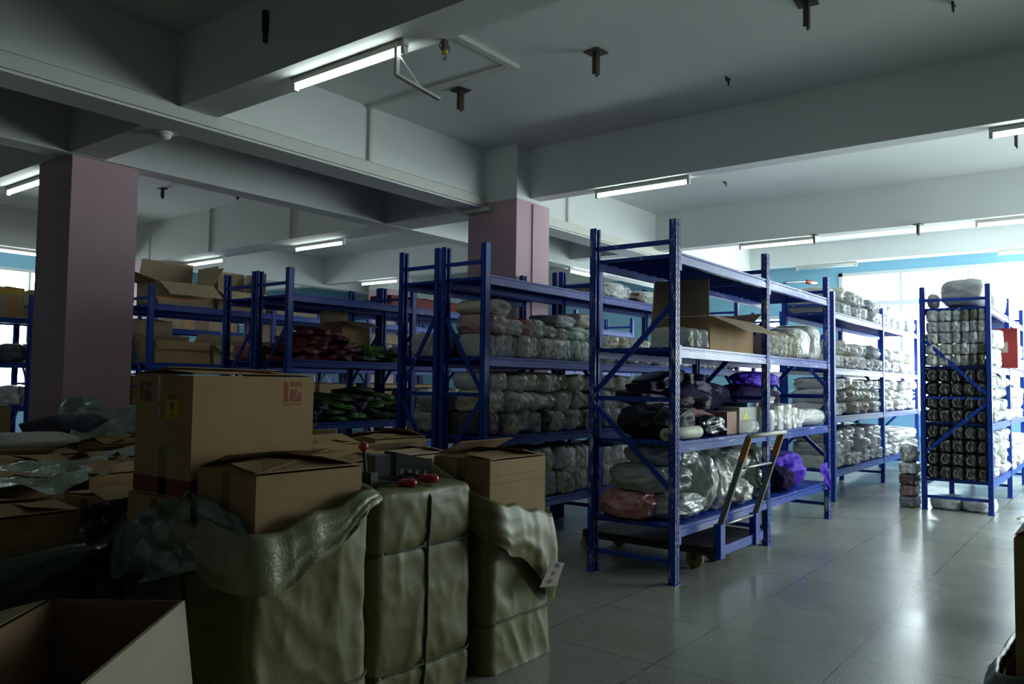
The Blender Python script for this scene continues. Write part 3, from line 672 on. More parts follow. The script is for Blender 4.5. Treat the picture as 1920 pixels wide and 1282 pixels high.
sheetthing('green sheeting heap at the foot of left pink column', [(2.9,6.7,.97),(3.9,6.6,1.02),(4.0,7.1,1.2),(3.2,7.2,1.2)], .07, 3)
sheetthing('dark green sheeting standing left of the column foot', [(3.0,7.3,1.0),(3.45,7.35,1.0),(3.5,7.5,1.3),(3.15,7.45,1.3)], .06, 7)
sheetthing('green sheeting strip over the cartons behind the printed carton', [(2.5,4.9,.99),(3.3,4.8,.99),(3.3,5.3,1.02),(2.5,5.35,1.02)], .04, 11)
sheetthing('torn green sheeting on cartons at lower left', [(1.5,4.2,.93),(2.1,4.3,.97),(2.3,4.8,1.0),(1.6,4.8,.99)], .05, 15)
sheetthing('black plastic liner sagging from the left sack', [(1.66,3.66,.93),(2.3,3.70,.99),(2.32,3.62,.78),(1.70,3.60,.66)], .05, 19, 'blackbag')
rag('yellow edged cardboard sheet lying at the column foot', 4.25, 7.6, 1.0, .4, .25, .07, 'card', None, 13, 'cardboard_sheet', 'cardboard')
carton('yellow brown carton at far left behind the cartons', 2.2, 3.0, 8.1, 8.7, 0, 1.22, None, 'card')

# open box nearest the camera, bottom left (turned)
nb = thing('cardboard_carton', 'open empty carton nearest the camera, bottom left corner', 'cardboard box', (1.553, 2.652, 0))
A = Vector((.975-1.553, 2.125-2.652, 0)).normalized(); B = Vector((1.27-1.553, 3.005-2.652, 0)).normalized()
def P3(a, b_, z): v = A*a + B*b_; return (v.x, v.y, z)
def panel(a0, b0, a1, b1, z0, z1, name, m, th=.006, dz=0):
    d = (Vector(P3(a1, b1, 0))-Vector(P3(a0, b0, 0))).normalized(); n = Vector((-d.y, d.x, 0))*th
    p = [Vector(P3(a0, b0, z0)), Vector(P3(a1, b1, z0)), Vector(P3(a1, b1, z1+dz)), Vector(P3(a0, b0, z1))]
    return MB().add(p+[q+n for q in p], [(3,2,1,0),(4,5,6,7),(0,1,5,4),(1,2,6,5),(2,3,7,6),(3,0,4,7)]).build(name, M[m], nb)
Z = .72
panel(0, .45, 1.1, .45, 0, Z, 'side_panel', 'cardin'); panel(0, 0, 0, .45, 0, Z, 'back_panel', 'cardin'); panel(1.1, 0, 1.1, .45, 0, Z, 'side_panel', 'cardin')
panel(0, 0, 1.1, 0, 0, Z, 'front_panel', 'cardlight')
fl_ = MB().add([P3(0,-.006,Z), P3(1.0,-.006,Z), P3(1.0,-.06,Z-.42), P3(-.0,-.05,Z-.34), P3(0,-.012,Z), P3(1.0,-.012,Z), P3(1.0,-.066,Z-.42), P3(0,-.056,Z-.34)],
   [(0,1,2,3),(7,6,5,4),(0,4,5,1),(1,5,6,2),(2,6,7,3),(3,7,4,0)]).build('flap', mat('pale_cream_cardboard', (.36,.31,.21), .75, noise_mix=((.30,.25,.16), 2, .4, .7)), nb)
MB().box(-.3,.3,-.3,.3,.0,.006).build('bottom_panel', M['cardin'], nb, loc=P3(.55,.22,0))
fl2 = MB().add([P3(.0,.47,Z), P3(.9,.47,Z), P3(.9,.62,Z-.05), P3(.03,.60,Z-.03), P3(.0,.47,Z-.005), P3(.9,.47,Z-.005), P3(.9,.62,Z-.055), P3(.03,.60,Z-.035)],
   [(0,1,2,3),(7,6,5,4),(0,4,5,1),(1,5,6,2),(2,6,7,3),(3,7,4,0)]).build('flap', M['cardlight'], nb)
# right edge
carton('dark carton cut off by the right frame edge', 3.32, 3.9, -.30, .318, .0, .98, {'y0': 3, 'y1': 30, 'x0': 6, 'x1': 8})
sack('dark sack around the carton at the right frame edge', 3.62, .0, .34, .355, lambda x, y: .50+.03*math.sin(y*9), lambda x, y: .16, 'sack', 'darksack', 33)
tag(crumple([(10.6,.80,.01),(10.85,.75,.01),(10.95,.98,.05),(10.75,1.0,.04)], 14, 10, .02, 5).build('paper_scrap', M['paper'], None, True), 'white paper scrap on the floor at the right edge', 'paper')

# ------------------------------------------------------------------ goods: prototypes in a unit cube, front towards -y
def cube_sphere(n, fn):
    mb = MB()
    for ax in range(3):
        for sg in (-1, 1):
            def f(u, v, ax=ax, sg=sg):
                c = [0, 0, 0]; c[ax] = sg; c[(ax+1) % 3] = (2*u-1)*sg; c[(ax+2) % 3] = 2*v-1; return fn(Vector(c))
            mb.grid(f, n, n)
    return mb
def superq(c, p):
    n = (abs(c.x)**p+abs(c.y)**p+abs(c.z)**p)**(1/p); return c/n
def superq3(c, a, b, d):
    lo, hi = .5, 3.0
    for _ in range(24):
        m = (lo+hi)/2
        if (abs(c.x)/m)**a+(abs(c.y)/m)**b+(abs(c.z)/m)**d > 1: lo = m
        else: hi = m
    return c/hi
def proto_fold(seed, p=5, amp=.05, layers=4):
    def fn(c):
        q = superq3(c, p, p+1.5, p*2.6)*.5; e = 1-abs(nz(q.x*3, q.y*3, q.z*3, 1, seed))*2.2
        d = amp*e + .03*nz(q.x*8, q.y*8, q.z*8, 1, seed+1)
        side = max(abs(q.x), abs(q.y))*2
        g = -.035*abs(math.sin((q.x+.5)*math.pi*layers+1.2*nz(q.z, q.y, 0, 2, seed)))**6*(abs(q.y)*2)*(layers > 0)
        s = 1 + d + g
        return (q.x*s, q.y*s, max(-.5, q.z*s))
    return cube_sphere(11, fn)
def proto_pouch(seed):
    def fn(c):
        q = superq(c, 3.2)*.5; pinch = 1-.35*(abs(q.y)*2)**3
        e = 1-abs(nz(q.x*2.5, q.y*2.5, q.z*2.5, 1, seed))*2.2
        s = 1+.08*e+.05*nz(q.x*7, q.y*7, q.z*7, 1, seed+1)
        return (q.x*s, q.y*s, max(-.5, q.z*s*pinch))
    return cube_sphere(11, fn)
def proto_roll(seed):
    mb = MB()
    def side(u, v):
        a = u*2*math.pi; r = .48+.03*nz(math.cos(a)*2, math.sin(a)*2, v*3, 1, seed)-.03*(abs(2*v-1))**6
        return (r*math.cos(a), v-.5, max(-.5, r*math.sin(a)))
    mb.grid(side, 28, 10, True)
    def end(u, v, y=-.5):
        a = u*2*math.pi; r = .45*(1-v)+.01; return (r*math.cos(a), y+.03*math.sin(v*28+a)*(v < .9)+.04*v*(v > .8), r*math.sin(a))
    mb.grid(end, 28, 16, True); mb.grid(lambda u, v: end(u, v, .5), 28, 6, True)
    return mb
PROTO = {'fold': [proto_fold(i, 3.3, .10, 3).mesh('wrapped_bundle', M['wrap'], True) for i in range(4)],
         'soft': [proto_fold(10+i, 2.9, .16, 2).mesh('wrapped_bundle', M['wrap'], True) for i in range(4)],
         'pouch': [proto_pouch(20+i).mesh('wrapped_pouch', M['wrapfine'], True) for i in range(4)],
         'roll': [proto_roll(30+i).mesh('wrapped_roll', M['wrapfine'], True) for i in range(3)],
         'pack': [proto_fold(40+i, 3.6, .10, 3).mesh('garment_pack', M['silk'], True) for i in range(4)]}
def tail_mesh(seed):
    def fn(u, v):
        a = u*2*math.pi; r = .43*(1-v)+.05
        return (r*math.cos(a)*(1+.3*nz(math.cos(a)*2, math.sin(a)*2, v*2, 1, seed)), -.5-.10*math.sin(v*3)-.10*abs(nz(math.cos(a)*3*r*4, math.sin(a)*3*r*4, v*4, 1, seed+2)), max(-.52, r*math.sin(a)*(1+.3*nz(math.sin(a)*2, math.cos(a)*2, v*2, 1, seed+1))))
    return MB().grid(fn, 22, 7, True).mesh('plastic_tail', M['film'], True)
TAIL = [tail_mesh(i) for i in range(4)]
first = {}
KIND = {'fold': ('wrapped_bundle', 'wrapped bundle'), 'soft': ('wrapped_bundle', 'wrapped bundle'), 'pouch': ('wrapped_pouch', 'wrapped pouch'),
        'roll': ('wrapped_roll', 'wrapped roll'), 'pack': ('garment_pack', 'garment')}
rg = random.Random(11)
def item(kind, cx, cyy, zb, sx, sy, sz, rot, colr, label, group, tail=False, vi=None, nm=None, cat=None):
    vi = rg.randrange(len(PROTO[kind])) if vi is None else vi
    key = (kind, vi)
    if key in first: o = first[key].copy()
    else: o = bpy.data.objects.new(KIND[kind][0], PROTO[kind][vi]); first[key] = o
    o.name = nm or KIND[kind][0]; col.objects.link(o)
    for c in list(o.children): pass
    o.location = (cx, cyy, zb+sz/2); o.scale = (sx, sy, sz); o.rotation_euler = rot; o.color = (*colr, 1)
    for kk in ('label', 'category', 'group'):
        if kk in o: del o[kk]
    tag(o, label, cat or KIND[kind][1], group)
    if tail:
        tk = ('tail', vi % 4)
        c = first[tk].copy() if tk in first else bpy.data.objects.new('plastic_tail', TAIL[vi % 4]); first.setdefault(tk, c)
        col.objects.link(c); c.parent = o; c.matrix_parent_inverse = Matrix()
    return o
COL = {'white': (.78,.79,.76), 'cream': (.66,.62,.47), 'grey': (.33,.36,.37), 'pale grey': (.56,.58,.56), 'dark grey': (.07,.075,.085), 'pink': (.46,.27,.28),
       'mint': (.24,.40,.33), 'beige': (.42,.35,.28), 'black': (.018,.02,.022), 'brown': (.12,.075,.06), 'blue': (.09,.16,.36), 'dusky pink': (.30,.18,.18),
       'dark red': (.15,.014,.022), 'green': (.04,.10,.035), 'bright green': (.09,.26,.03), 'dark violet': (.03,.018,.075), 'purple': (.08,.035,.33), 'red': (.42,.06,.035), 'olive': (.10,.11,.06)}
def jit(c, a=.18):
    k = 1+rg.uniform(-a, a); return tuple(min(.85, x*k*(1+rg.uniform(-.05, .05))) for x in c)
NAMES = [('pillar rack', 'wrapped_towel_bundle'), ('sunlit left', 'wrapped_textile_pack'), ('right rack', 'white_goods_pack'), ('garment', 'stored_bundle')]
def row(place, x0, x1, y0, y1, z, layers, group, tail=False, axis='x', tilt=.05):
    nm = next((v for k_, v in NAMES if k_ in place), None)
    """layers: list of (count, height, colour list, kind list); axis 'x' = a row along x with fronts to -y"""
    for li, (n, h, cols, kinds) in enumerate(layers):
        a0, a1 = (x0, x1) if axis == 'x' else (y0, y1); wd = (a1-a0)/n
        for i in range(n):
            cn = cols[rg.randrange(len(cols))]; kd = kinds[rg.randrange(len(kinds))]
            big = h < .3 and axis == 'x'; a = a0+(i+.5)*wd+rg.uniform(-.05, .05)*wd; hh = h*rg.uniform(.95, 1.03); ww = wd*(rg.uniform(.80, .97) if big else .985)
            dd = rg.uniform(-.05, .035) if big else rg.uniform(-.015, .015)
            lyr = LAY[li]+' layer, ' if len(layers) > 1 else ''
            if axis == 'x':
                pos = (a, (y0+y1)/2+dd, z); siz = (ww, (y1-y0)*rg.uniform(.92, .99), hh); rt = (rg.uniform(-tilt, tilt)*.4, rg.uniform(-tilt, tilt), rg.uniform(-tilt, tilt)); od = ordn(i+1)
            else:
                pos = ((x0+x1)/2+dd, a, z); siz = (ww, (x1-x0)*.97, hh); rt = (0, 0, R(-90)+rg.uniform(-tilt, tilt)*.4); od = ordn(n-i)
            lab = f"{cn} {KIND[kd][1]}, {od} from left, {lyr}{place}"
            item(kd, pos[0], pos[1], pos[2], siz[0], siz[1], siz[2], rt, jit(COL[cn], .38 if big else .15), lab, group, tail and (i % 2 == 0 or tail == 2), nm=nm)
        z += h
def heap(place, x0, x1, y0, y1, z, n, size, cols, group, top=.5, kind='pack'):
    """flat packs heaped in a mound"""
    levels = []; z0 = z; rem = n; nl_ = max(2, int(top/size[2])); li = 0
    while rem > 0 and li < 9:
        f = 1-li/(nl_+1.0); m = max(1, min(rem, int(round(n*f/(nl_*.55))))); wx = (x1-x0)*(.35+.65*f)
        for i in range(m):
            x = x0+(x1-x0)*.42-wx*.42+wx*(i+.5)/m+rg.uniform(-.02, .02); y = (y0+y1)/2+rg.uniform(-1, 1)*(y1-y0)*.16*f
            cn = cols[rg.randrange(len(cols))]
            s = [q*rg.uniform(.85, 1.15) for q in size]
            item(kind, x, y, z, s[0], s[1], s[2], (rg.uniform(-.15, .15), rg.uniform(-.2, .2), rg.uniform(-.6, .6)), jit(COL[cn], .3),
                 f"{cn} {KIND[kind][1]}, {ordn(i+1)} from left, {LAY[min(li,5)] if li < 6 else 'top'} layer, {place}", group)
        rem -= m; z += size[2]*.82; li += 1
W_ = ['white', 'white', 'pale grey', 'cream']; G_ = ['pale grey', 'white', 'white', 'cream', 'pale grey', 'grey']
S_ = ['soft', 'fold']
# long rack by the pink column (front row, x from 5.53)
bx = [(5.63, 7.49), (7.61, 9.48), (9.60, 11.46), (11.58, 13.44)]
yb0, yb1 = 4.60, 5.09
for bi, (a, b) in enumerate(bx):
    bay = ['first', 'second', 'third', 'last'][bi]+' bay'; n = [13, 12, 9, 8][bi]
    P_ = 'pillar rack'
    if bi < 3:
        row(f'lowest shelf, {bay}, {P_}', a, b, yb0, yb1, LB[0], [(n, .25, G_, S_), (n, .23, G_, S_)], 'bundles on the lowest shelf of pillar rack', tail=bi < 2, tilt=.14)
    row(f'second shelf, {bay}, {P_}', a, b, yb0, yb1, LB[1], [(n, .22, ['cream', 'pale grey', 'white', 'white', 'dark grey'], S_), (n, .20, G_, ['soft', 'pouch']), (n-2, .17, ['cream', 'white', 'pale grey'], ['soft', 'roll'])][:3 if bi < 2 else 2],
        'bundles on the second shelf of pillar rack', tail=bi < 2, tilt=.2)
    if bi == 0:
        row(f'third shelf, {bay}, {P_}', a, b, yb0, yb1-.1, LB[2], [(12, .22, ['white', 'mint', 'pale grey', 'beige', 'white'], ['fold', 'soft'])], 'bundles on the third shelf of pillar rack', tail=2, tilt=.08)
    elif bi < 3:
        row(f'third shelf, {bay}, {P_}', a, b, yb0, yb1, LB[2], [(n, .17, G_, S_)], 'bundles on the third shelf of pillar rack', tail=bi == 1)
z3 = LB[2]
for x, y, z, sx, sy, sz, c, lab, kd in [
    (5.80,4.82,z3+.38,.34,.40,.17,'cream','cream towel roll with dark hollow end, third shelf top left, pillar rack','roll'),
    (5.78,4.82,z3+.22,.28,.42,.18,'pink','pink clear wrapped bundle under the cream towel roll','soft'),
    (6.06,4.82,z3+.22,.20,.42,.15,'white','white wrapped bundle right of the pink one under towel roll','soft'),
    (6.22,4.80,z3+.22,.14,.4,.17,'red','coral red bundle at the third shelf post, pillar rack','fold'),
    (6.40,4.80,z3+.22,.17,.4,.17,'pale grey','pale grey bundle right of the coral red bundle','soft'),
    (6.65,4.84,z3+.22,.24,.4,.13,'brown','brown wrapped bundle on the white row, pillar rack third shelf','soft'),
    (6.90,4.84,z3+.22,.16,.4,.12,'beige','beige bundle beside the brown wrapped bundle','soft'),
    (7.14,4.80,z3+.22,.32,.42,.15,'mint','mint green folded bundle above the white row, pillar rack','fold'),
    (7.38,4.80,z3+.22,.17,.42,.14,'mint','narrow mint bundle right of the mint green folded bundle','soft'),
    (6.95,4.84,z3+.35,.34,.4,.13,'grey','dark grey bundle on top of the beige and mint bundles','soft'),
    (7.32,4.82,z3+.37,.34,.42,.15,'beige','beige puffy bundle topmost at right, first bay third shelf','soft')]:
    item(kd, x, y, z, sx, sy, sz, (0, 0, rg.uniform(-.06, .06)), COL[c], lab, None, True, vi=0)
row('upper, second bay third shelf, pillar rack', 7.65, 8.9, 4.62, 5.05, LB[2]+.17, [(6, .14, ['beige', 'pale grey', 'cream'], ['soft'])], 'upper bundles on third shelf', tail=True)
# top shelf of that rack: bags and a pink box
for i, (x, sx, sz, c, lab) in enumerate([(8.05,.55,.18,'white','big white plastic bag on top shelf, left of the dark folds'), (8.55,.25,.13,'brown','brown folded bag on top shelf between white bags'),
        (8.85,.40,.16,'white','clear white bag on top shelf right of brown fold'), (9.25,.36,.14,'pale grey','grey bag on top shelf beside the pink box'), (7.72,.28,.12,'beige','beige bag at the left of top shelf bags')]):
    item('soft', x, 4.84, LB[3], sx, .45, sz, (0, 0, rg.uniform(-.2, .2)), COL[c], lab, None, True)
pb = thing('storage_box', 'pink lidded box on a grey box, top shelf behind main rack', 'box', (9.85, 4.83, LB[3]))
MB().box(-.22,.22,-.22,.22,.0,.10).build('grey_box_base', mat('grey_box', (.12,.15,.14), .6), pb)
MB().box(-.225,.225,-.225,.225,.10,.25).build('pink_lid', mat('pink_box_paper', (.55,.22,.24), .6), pb)
# rack behind (backs the pillar rack)
row('second shelf, rear pillar rack', 5.63, 7.49, 5.2, 5.62, LB[1], [(6, .2, ['grey', 'cream', 'dark grey', 'olive'], S_), (5, .17, ['grey', 'cream', 'olive'], S_)], 'bundles on the rear pillar rack')
row('third shelf, rear pillar rack', 5.63, 7.0, 5.2, 5.62, LB[2], [(5, .24, ['pale grey', 'dusky pink', 'white'], S_)], 'bundles on third shelf of rear pillar rack')
row('lowest shelf, rear pillar rack', 5.63, 7.49, 5.2, 5.62, LB[0], [(6, .26, ['grey', 'white'], S_)], 'bundles on lowest shelf of rear pillar rack')

# nearest rack: lower shelves
A0, A1 = 2.73, 3.42
def bag(label, cx, cyy, zb, sx, sy, sz, m, seed, rot=0, knot=True, cat='plastic bag', colr=None, p=2.6, amp=.14, nm='plastic_bag'):
    def fn(c):
        q = superq(c, p)*.5; e = 1-abs(nz(q.x*2.6, q.y*2.6, q.z*2.6, 1, seed))*2.3
        s = 1+amp*e+amp*.5*nz(q.x*7, q.y*7, q.z*7, 1, seed+1)+amp*.55*(.35-abs(nz(q.x*11, q.y*11, q.z*6, 1, seed+2)))
        return (q.x*s*sx, q.y*s*sy, max(-.5, q.z*s)*sz+sz/2)
    r = thing(nm, label, cat, (cx, cyy, zb), rot)
    o = cube_sphere(28, fn).build('bag_body', M[m], r, True)
    if colr: o.color = (*colr, 1)
    if knot:
        def kf(u, v):
            a = u*6.283; rr = .02+.10*v**1.5; return (sx*.30+rr*math.cos(a)*(1+.5*nz(u*6, v*3, 0, 1, seed)), -sy*.30+rr*math.sin(a)*(1+.5*nz(u*5, v*3, 2, 1, seed)), sz*.88+v*.12+.03*nz(u*8, v*4, 1, 1, seed))
        MB().grid(kf, 24, 8, True).build('gathered_neck', M['film'] if m in ('wrap','wrapfine') else M[m], r, True)
    return r
z1 = LA[0]
bag('clear bag of pink goods at the left end, lowest shelf, nearest rack', 5.80, 3.20, z1, .42, .50, .22, 'wrapfine', 3, 0, True, colr=(.50,.20,.22))
bag('long clear wrapped roll lowest at the near post, nearest rack', 6.05, 2.98, z1, .62, .42, .20, 'wrapfine', 4, 0, False, colr=(.50,.53,.50))
bag('clear grey wrapped bolster above the pink bag, nearest rack', 5.88, 3.08, z1+.21, .46, .60, .22, 'wrapfine', 5, 0, False, colr=(.36,.40,.39))
bag('clear pale wrapped bolster topmost behind the near post', 5.95, 3.02, z1+.41, .44, .5, .20, 'wrapfine', 6, 0, True, colr=(.40,.45,.43))
bag('clear crinkled bag just right of near post, lowest shelf', 6.33, 2.95, z1+.02, .30, .42, .46, 'wrap', 7, .2, True, colr=(.46,.49,.47))
bag('large clear bag of white goods behind the trolley handle', 6.66, 3.0, z1, .42, .5, .42, 'wrap', 8, 0, True, colr=(.48,.48,.44))
bag('clear bag of beige goods between the trolley poles', 7.02, 2.92, z1, .38, .42, .24, 'wrap', 9, 0, False, colr=(.45,.42,.36))
bag('clear white bag above the beige bag, right of pole', 7.05, 2.98, z1+.23, .46, .45, .26, 'wrap', 10, .1, True, colr=(.55,.57,.56))
bag('dark grey green bag slumped over the white bags, nearest rack', 6.95, 3.25, z1+.36, .75, .35, .24, 'blackbag', 11, 0, False)
bag('grey green plastic bag right of the trolley, lowest shelf', 7.62, 3.0, z1, .50, .45, .50, 'sheet', 12, .2, False)
bag('bright purple plastic bag at right end of the lowest shelf', 8.62, 2.98, z1, .85, .48, .36, 'purple', 13, .1, False, p=2.2)
bag('dark clothes bag in front of the bright purple bag', 8.25, 2.9, z1, .42, .35, .24, 'violet', 14, 0, False)
tag(crumple([(9.15,2.70,.62),(9.36,2.66,.66),(9.40,2.64,.30),(9.30,2.64,.36)], 10, 14, .03, 5).build('purple_plastic_strip', M['purple'], None, True), 'purple plastic strip hanging over the far shelf edge', 'plastic')
row('lowest shelf rear, far bay, nearest rack', 7.6, 9.4, 3.22, 3.42, z1, [(7, .19, ['dusky pink', 'grey'], ['fold']), (7, .18, ['dusky pink', 'grey'], ['fold'])], 'bundles at the rear of the far bay')
# second shelf
z2 = LA[1]
bp = bag('black shoulder bag with straps on second shelf, nearest rack', 6.02, 3.10, z2, .62, .5, .26, 'violet', 15, 0, False, nm='shoulder_bag', cat='bag')
bp.children[0].data.materials[0] = mat('black_fabric', (.012,.014,.024), .6, bump=(20,.5,4))
MB().tube([(-.28,-.1,.05), (-.36,-.16,.18), (-.26,-.2,.27), (-.12,-.22,.22), (-.05,-.25,.08), (.1,-.27,.02)], .012, 8).build('shoulder_strap', M['black'], bp, True)
MB().tube([(-.22,-.2,.02), (-.2,-.25,.14), (-.08,-.27,.2), (.1,-.25,.23)], .010, 8).build('shoulder_strap', M['black'], bp, True)
wr = thing('paper_roll', 'short cream paper roll lying behind the near post', 'roll', (5.85, 2.79, z2+.052), 0)
MB().tube([(-.28,0,0), (.30,0,0)], .05, 24).build('roll_body', mat('cream_paper', (.50,.50,.40), .6), wr, True)
MB().tube([(-.281,0,0), (-.279,0,0)], .018, 12).build('roll_core', M['cardin'], wr)
bag('pink cloth bundle right of the black shoulder bag', 6.55, 3.12, z2, .55, .45, .22, 'cloth', 16, 0, False, colr=(.30,.13,.14), nm='cloth_bundle', cat='cloth')
bag('black tangled cloth in front of the pink bundle', 6.50, 2.90, z2, .50, .3, .17, 'blackbag', 17, 0, False, nm='cloth_bundle', cat='cloth')
tb = thing('cardboard_sheet', 'tan card sleeve standing by the white box, nearest rack', 'cardboard', (6.93, 2.90, z2))
MB().box(-.12,.10,-.09,.09,0,.20).build('card_sleeve', mat('tan_pink_card', (.38,.23,.17), .7), tb)
ms = thing('product_box', 'white box with a yellow triangle on second shelf', 'box', (7.33, 2.93, z2), R(-4))
MB().box(-.23,.23,-.14,.14,0,.235).build('box_body', mat('dull_white_box', (.50,.53,.47), .6), ms)
MB().add([(-.17,-.142,.11),(-.04,-.142,.11),(-.10,-.142,.215)], [(0,1,2)]).build('yellow_triangle', M['yellowpaint'], ms)
MB().box(-.02,.22,-.12,.13,.236,.275).build('blue_lid', mat('blue_green_plastic', (.03,.13,.26), .4), ms)
bag('ball of crinkled clear film in front of the white box', 7.16, 2.76, z2, .28, .16, .12, 'film', 18, 0, False, nm='plastic_film', cat='plastic film')
def jar(label, x, y, z, r, h, c):
    t = thing('wrapped_roll', label, 'wrapped roll', (x, y, z))
    mb = MB(); mb.grid(lambda u, v: ((r+.012*nz(math.cos(u*6.28)*3, math.sin(u*6.28)*3, v*2, 1, int(x*10)))*math.cos(u*6.283)*(1-.25*max(0, v-.9)*10*.3), (r+.012*nz(math.cos(u*6.28)*3, math.sin(u*6.28)*3, v*2, 1, int(x*10)))*math.sin(u*6.283), v*h), 26, 12, True)
    mb.grid(lambda u, v: (r*.98*(1-v)*math.cos(u*6.283), r*.98*(1-v)*math.sin(u*6.283), h-.01*v+.012*nz(u*5, v*4, 0, 1, 7)), 26, 6, True)
    o = mb.build('roll_body', M['wrapfine'], t, True); o.color = (*c, 1)
    o = crumple([(-r*1.1,-r,h),(r*1.15,-r,h),(r*1.0,-r*1.05,h*.25),(-r*.9,-r*1.12,h*.2)], 12, 10, .015, int(x*7)).build('clear_film', M['film'], t, True)
for i, (x, r, h) in enumerate([(7.66,.10,.20),(7.86,.10,.20),(8.08,.115,.24),(8.32,.12,.25),(8.56,.10,.21),(8.76,.09,.19)]):
    jar(f'white wrapped roll standing on second shelf, {ordn(i+1)} from the middle post', x, 2.86, z2, r, h, (.60,.61,.56))
bag('cream pouch lying on the standing white rolls', 8.25, 3.05, z2+.24, .36, .25, .10, 'wrapfine', 19, 0, False, colr=(.5,.5,.4), nm='wrapped_pouch', cat='wrapped pouch')
er = item('roll', 9.08, 2.86, z2, .20, .62, .19, (0, 0, R(78)), (.62,.63,.60), 'white wrapped roll jutting past the far post, second shelf', None, True)
# purple garments heaped at the back of the second shelf
bag('big dark violet garment bag behind the white box', 7.0, 3.22, z2+.10, 1.25, .36, .36, 'violet', 51, 0, False, p=3.6, amp=.05)
heap('violet pile, nearest rack', 6.0, 7.3, 3.05, 3.42, z2+.26, 16, (.46,.32,.10), ['dark violet', 'black', 'dark violet'], 'violet garments piled on second shelf', .42)
bag('big dark purple garment bag in the far bay, second shelf', 8.2, 3.18, z2, 1.2, .42, .44, 'violet', 52, 0, False, p=3.2, amp=.10)
heap('purple pile, far bay, nearest rack', 7.62, 9.0, 3.05, 3.42, z2+.0, 16, (.46,.34,.11), ['dark violet', 'black', 'dark violet'], 'purple garments piled in the far bay', .5)
bag('bright purple bag draped over the garment pile', 8.30, 3.12, z2+.42, .95, .30, .16, 'purple', 23, 0, False, p=2.3)
# third shelf
z3a = LA[2]
row('left of open carton, third shelf, nearest rack', 5.90, 6.34, 2.78, 3.12, z3a, [(6, .17, ['cream', 'white'], ['fold'])], 'thin bundles on third shelf, near bay')
carton('big open brown carton with raised flaps, third shelf, nearest rack', 6.42, 7.42, 2.80, 3.36, z3a, z3a+.30, {'y0': 205, 'y1': 88, 'x0': 86, 'x1': 160}, flen=.34, tape=False)
row('third shelf, far bay, nearest rack', 7.62, 8.55, 2.76, 3.38, z3a, [(8, .26, ['white', 'cream', 'cream'], ['fold'])], 'thin cream bundles on third shelf, far bay', tail=True, tilt=.06)
bag('large white wrapped bundle near the far post, third shelf', 8.80, 3.0, z3a, .44, .52, .34, 'wrap', 24, 0, False, colr=(.6,.6,.57), p=4, amp=.06, nm='wrapped_bundle', cat='wrapped bundle')
bag('grey white wrapped bundle touching the far post, third shelf', 9.24, 3.0, z3a, .36, .52, .40, 'wrap', 25, 0, False, colr=(.55,.56,.55), p=4, amp=.06, nm='wrapped_bundle', cat='wrapped bundle')
rt = thing('poker_tool', 'steel rod with a red grip on top of nearest rack', 'tool', (8.3, 2.80, LA[3]+.05))
MB().tube([(0,0,.01),(.85,.04,.12)], .010, 8).build('rod', M['steel'], rt, True)
MB().tube([(.85,.04,.12),(.92,.045,.125),(1.08,.05,.135),(1.26,.06,.15),(1.34,.06,.155)], [.014,.026,.028,.022,.008], 12).build('red_grip', M['red'], rt, True)

# trolley
tr = thing('platform_trolley', 'blue platform trolley with orange and grey handle under the nearest rack', 'trolley', (6.05, 2.58, 0))
MB().box(0,1.0,.0,1.25,.19,.21).box(-.005,0,0.02,1.25,.15,.215).box(1.0,1.005,0.02,1.25,.15,.215).box(0,1.0,1.25,1.255,.15,.215).build('platform', M['black'], tr)  # blue deck coloured black for the shade under the shelf
MB().box(0,1.0,-.008,.0,.145,.22).build('front_apron', M['blue'], tr)
for s in (.05, .81):
    MB().box(s-.045,s+.045,-.03,.03,.13,.40).build('handle_socket', M['blue'], tr)
def hp(f, s): return (s + .15*f, .0-.19*f, .37+.73*f)
for s in (.05, .81):
    MB().bar(hp(0, s), hp(.72, s), .03, .045, (1,0,0)).build('handle_pole', M['handle'], tr)
    MB().bar(hp(.72, s), hp(.98, s), .034, .05, (1,0,0)).build('handle_pole', M['orange'], tr)
MB().tube([hp(1.0, .02), hp(1.0, .45), hp(1.0, .90)], .018, 10).build('push_bar', mat('worn_grip', (.42,.40,.30), .5), tr, True)
MB().tube([hp(.64, .05), hp(.64, .81)], .012, 8).build('cross_bar', M['steel'], tr, True)
MB().tube([hp(.02, .05), hp(.02, .81)], .012, 8).build('cross_bar', M['steel'], tr, True)
for x, y in ((.16,.26), (.50,.24), (.12,1.26), (.52,1.18), (.90,.30)):
    wv = MB().tube([(x-.022,y,.075),(x+.022,y,.075)], .075, 24).build('wheel', M['wheel'], tr, False)
    MB().tube([(x-.025,y,.075),(x+.025,y,.075)], .022, 12).build('wheel_hub', M['steel'], wv)
    MB().box(x-.03,x-.024,y-.02,y+.02,.06,.16).box(x+.024,x+.03,y-.02,y+.02,.06,.16).box(x-.03,x+.03,y-.03,y+.03,.155,.19).build('wheel_fork', M['darkmetal'], tr)

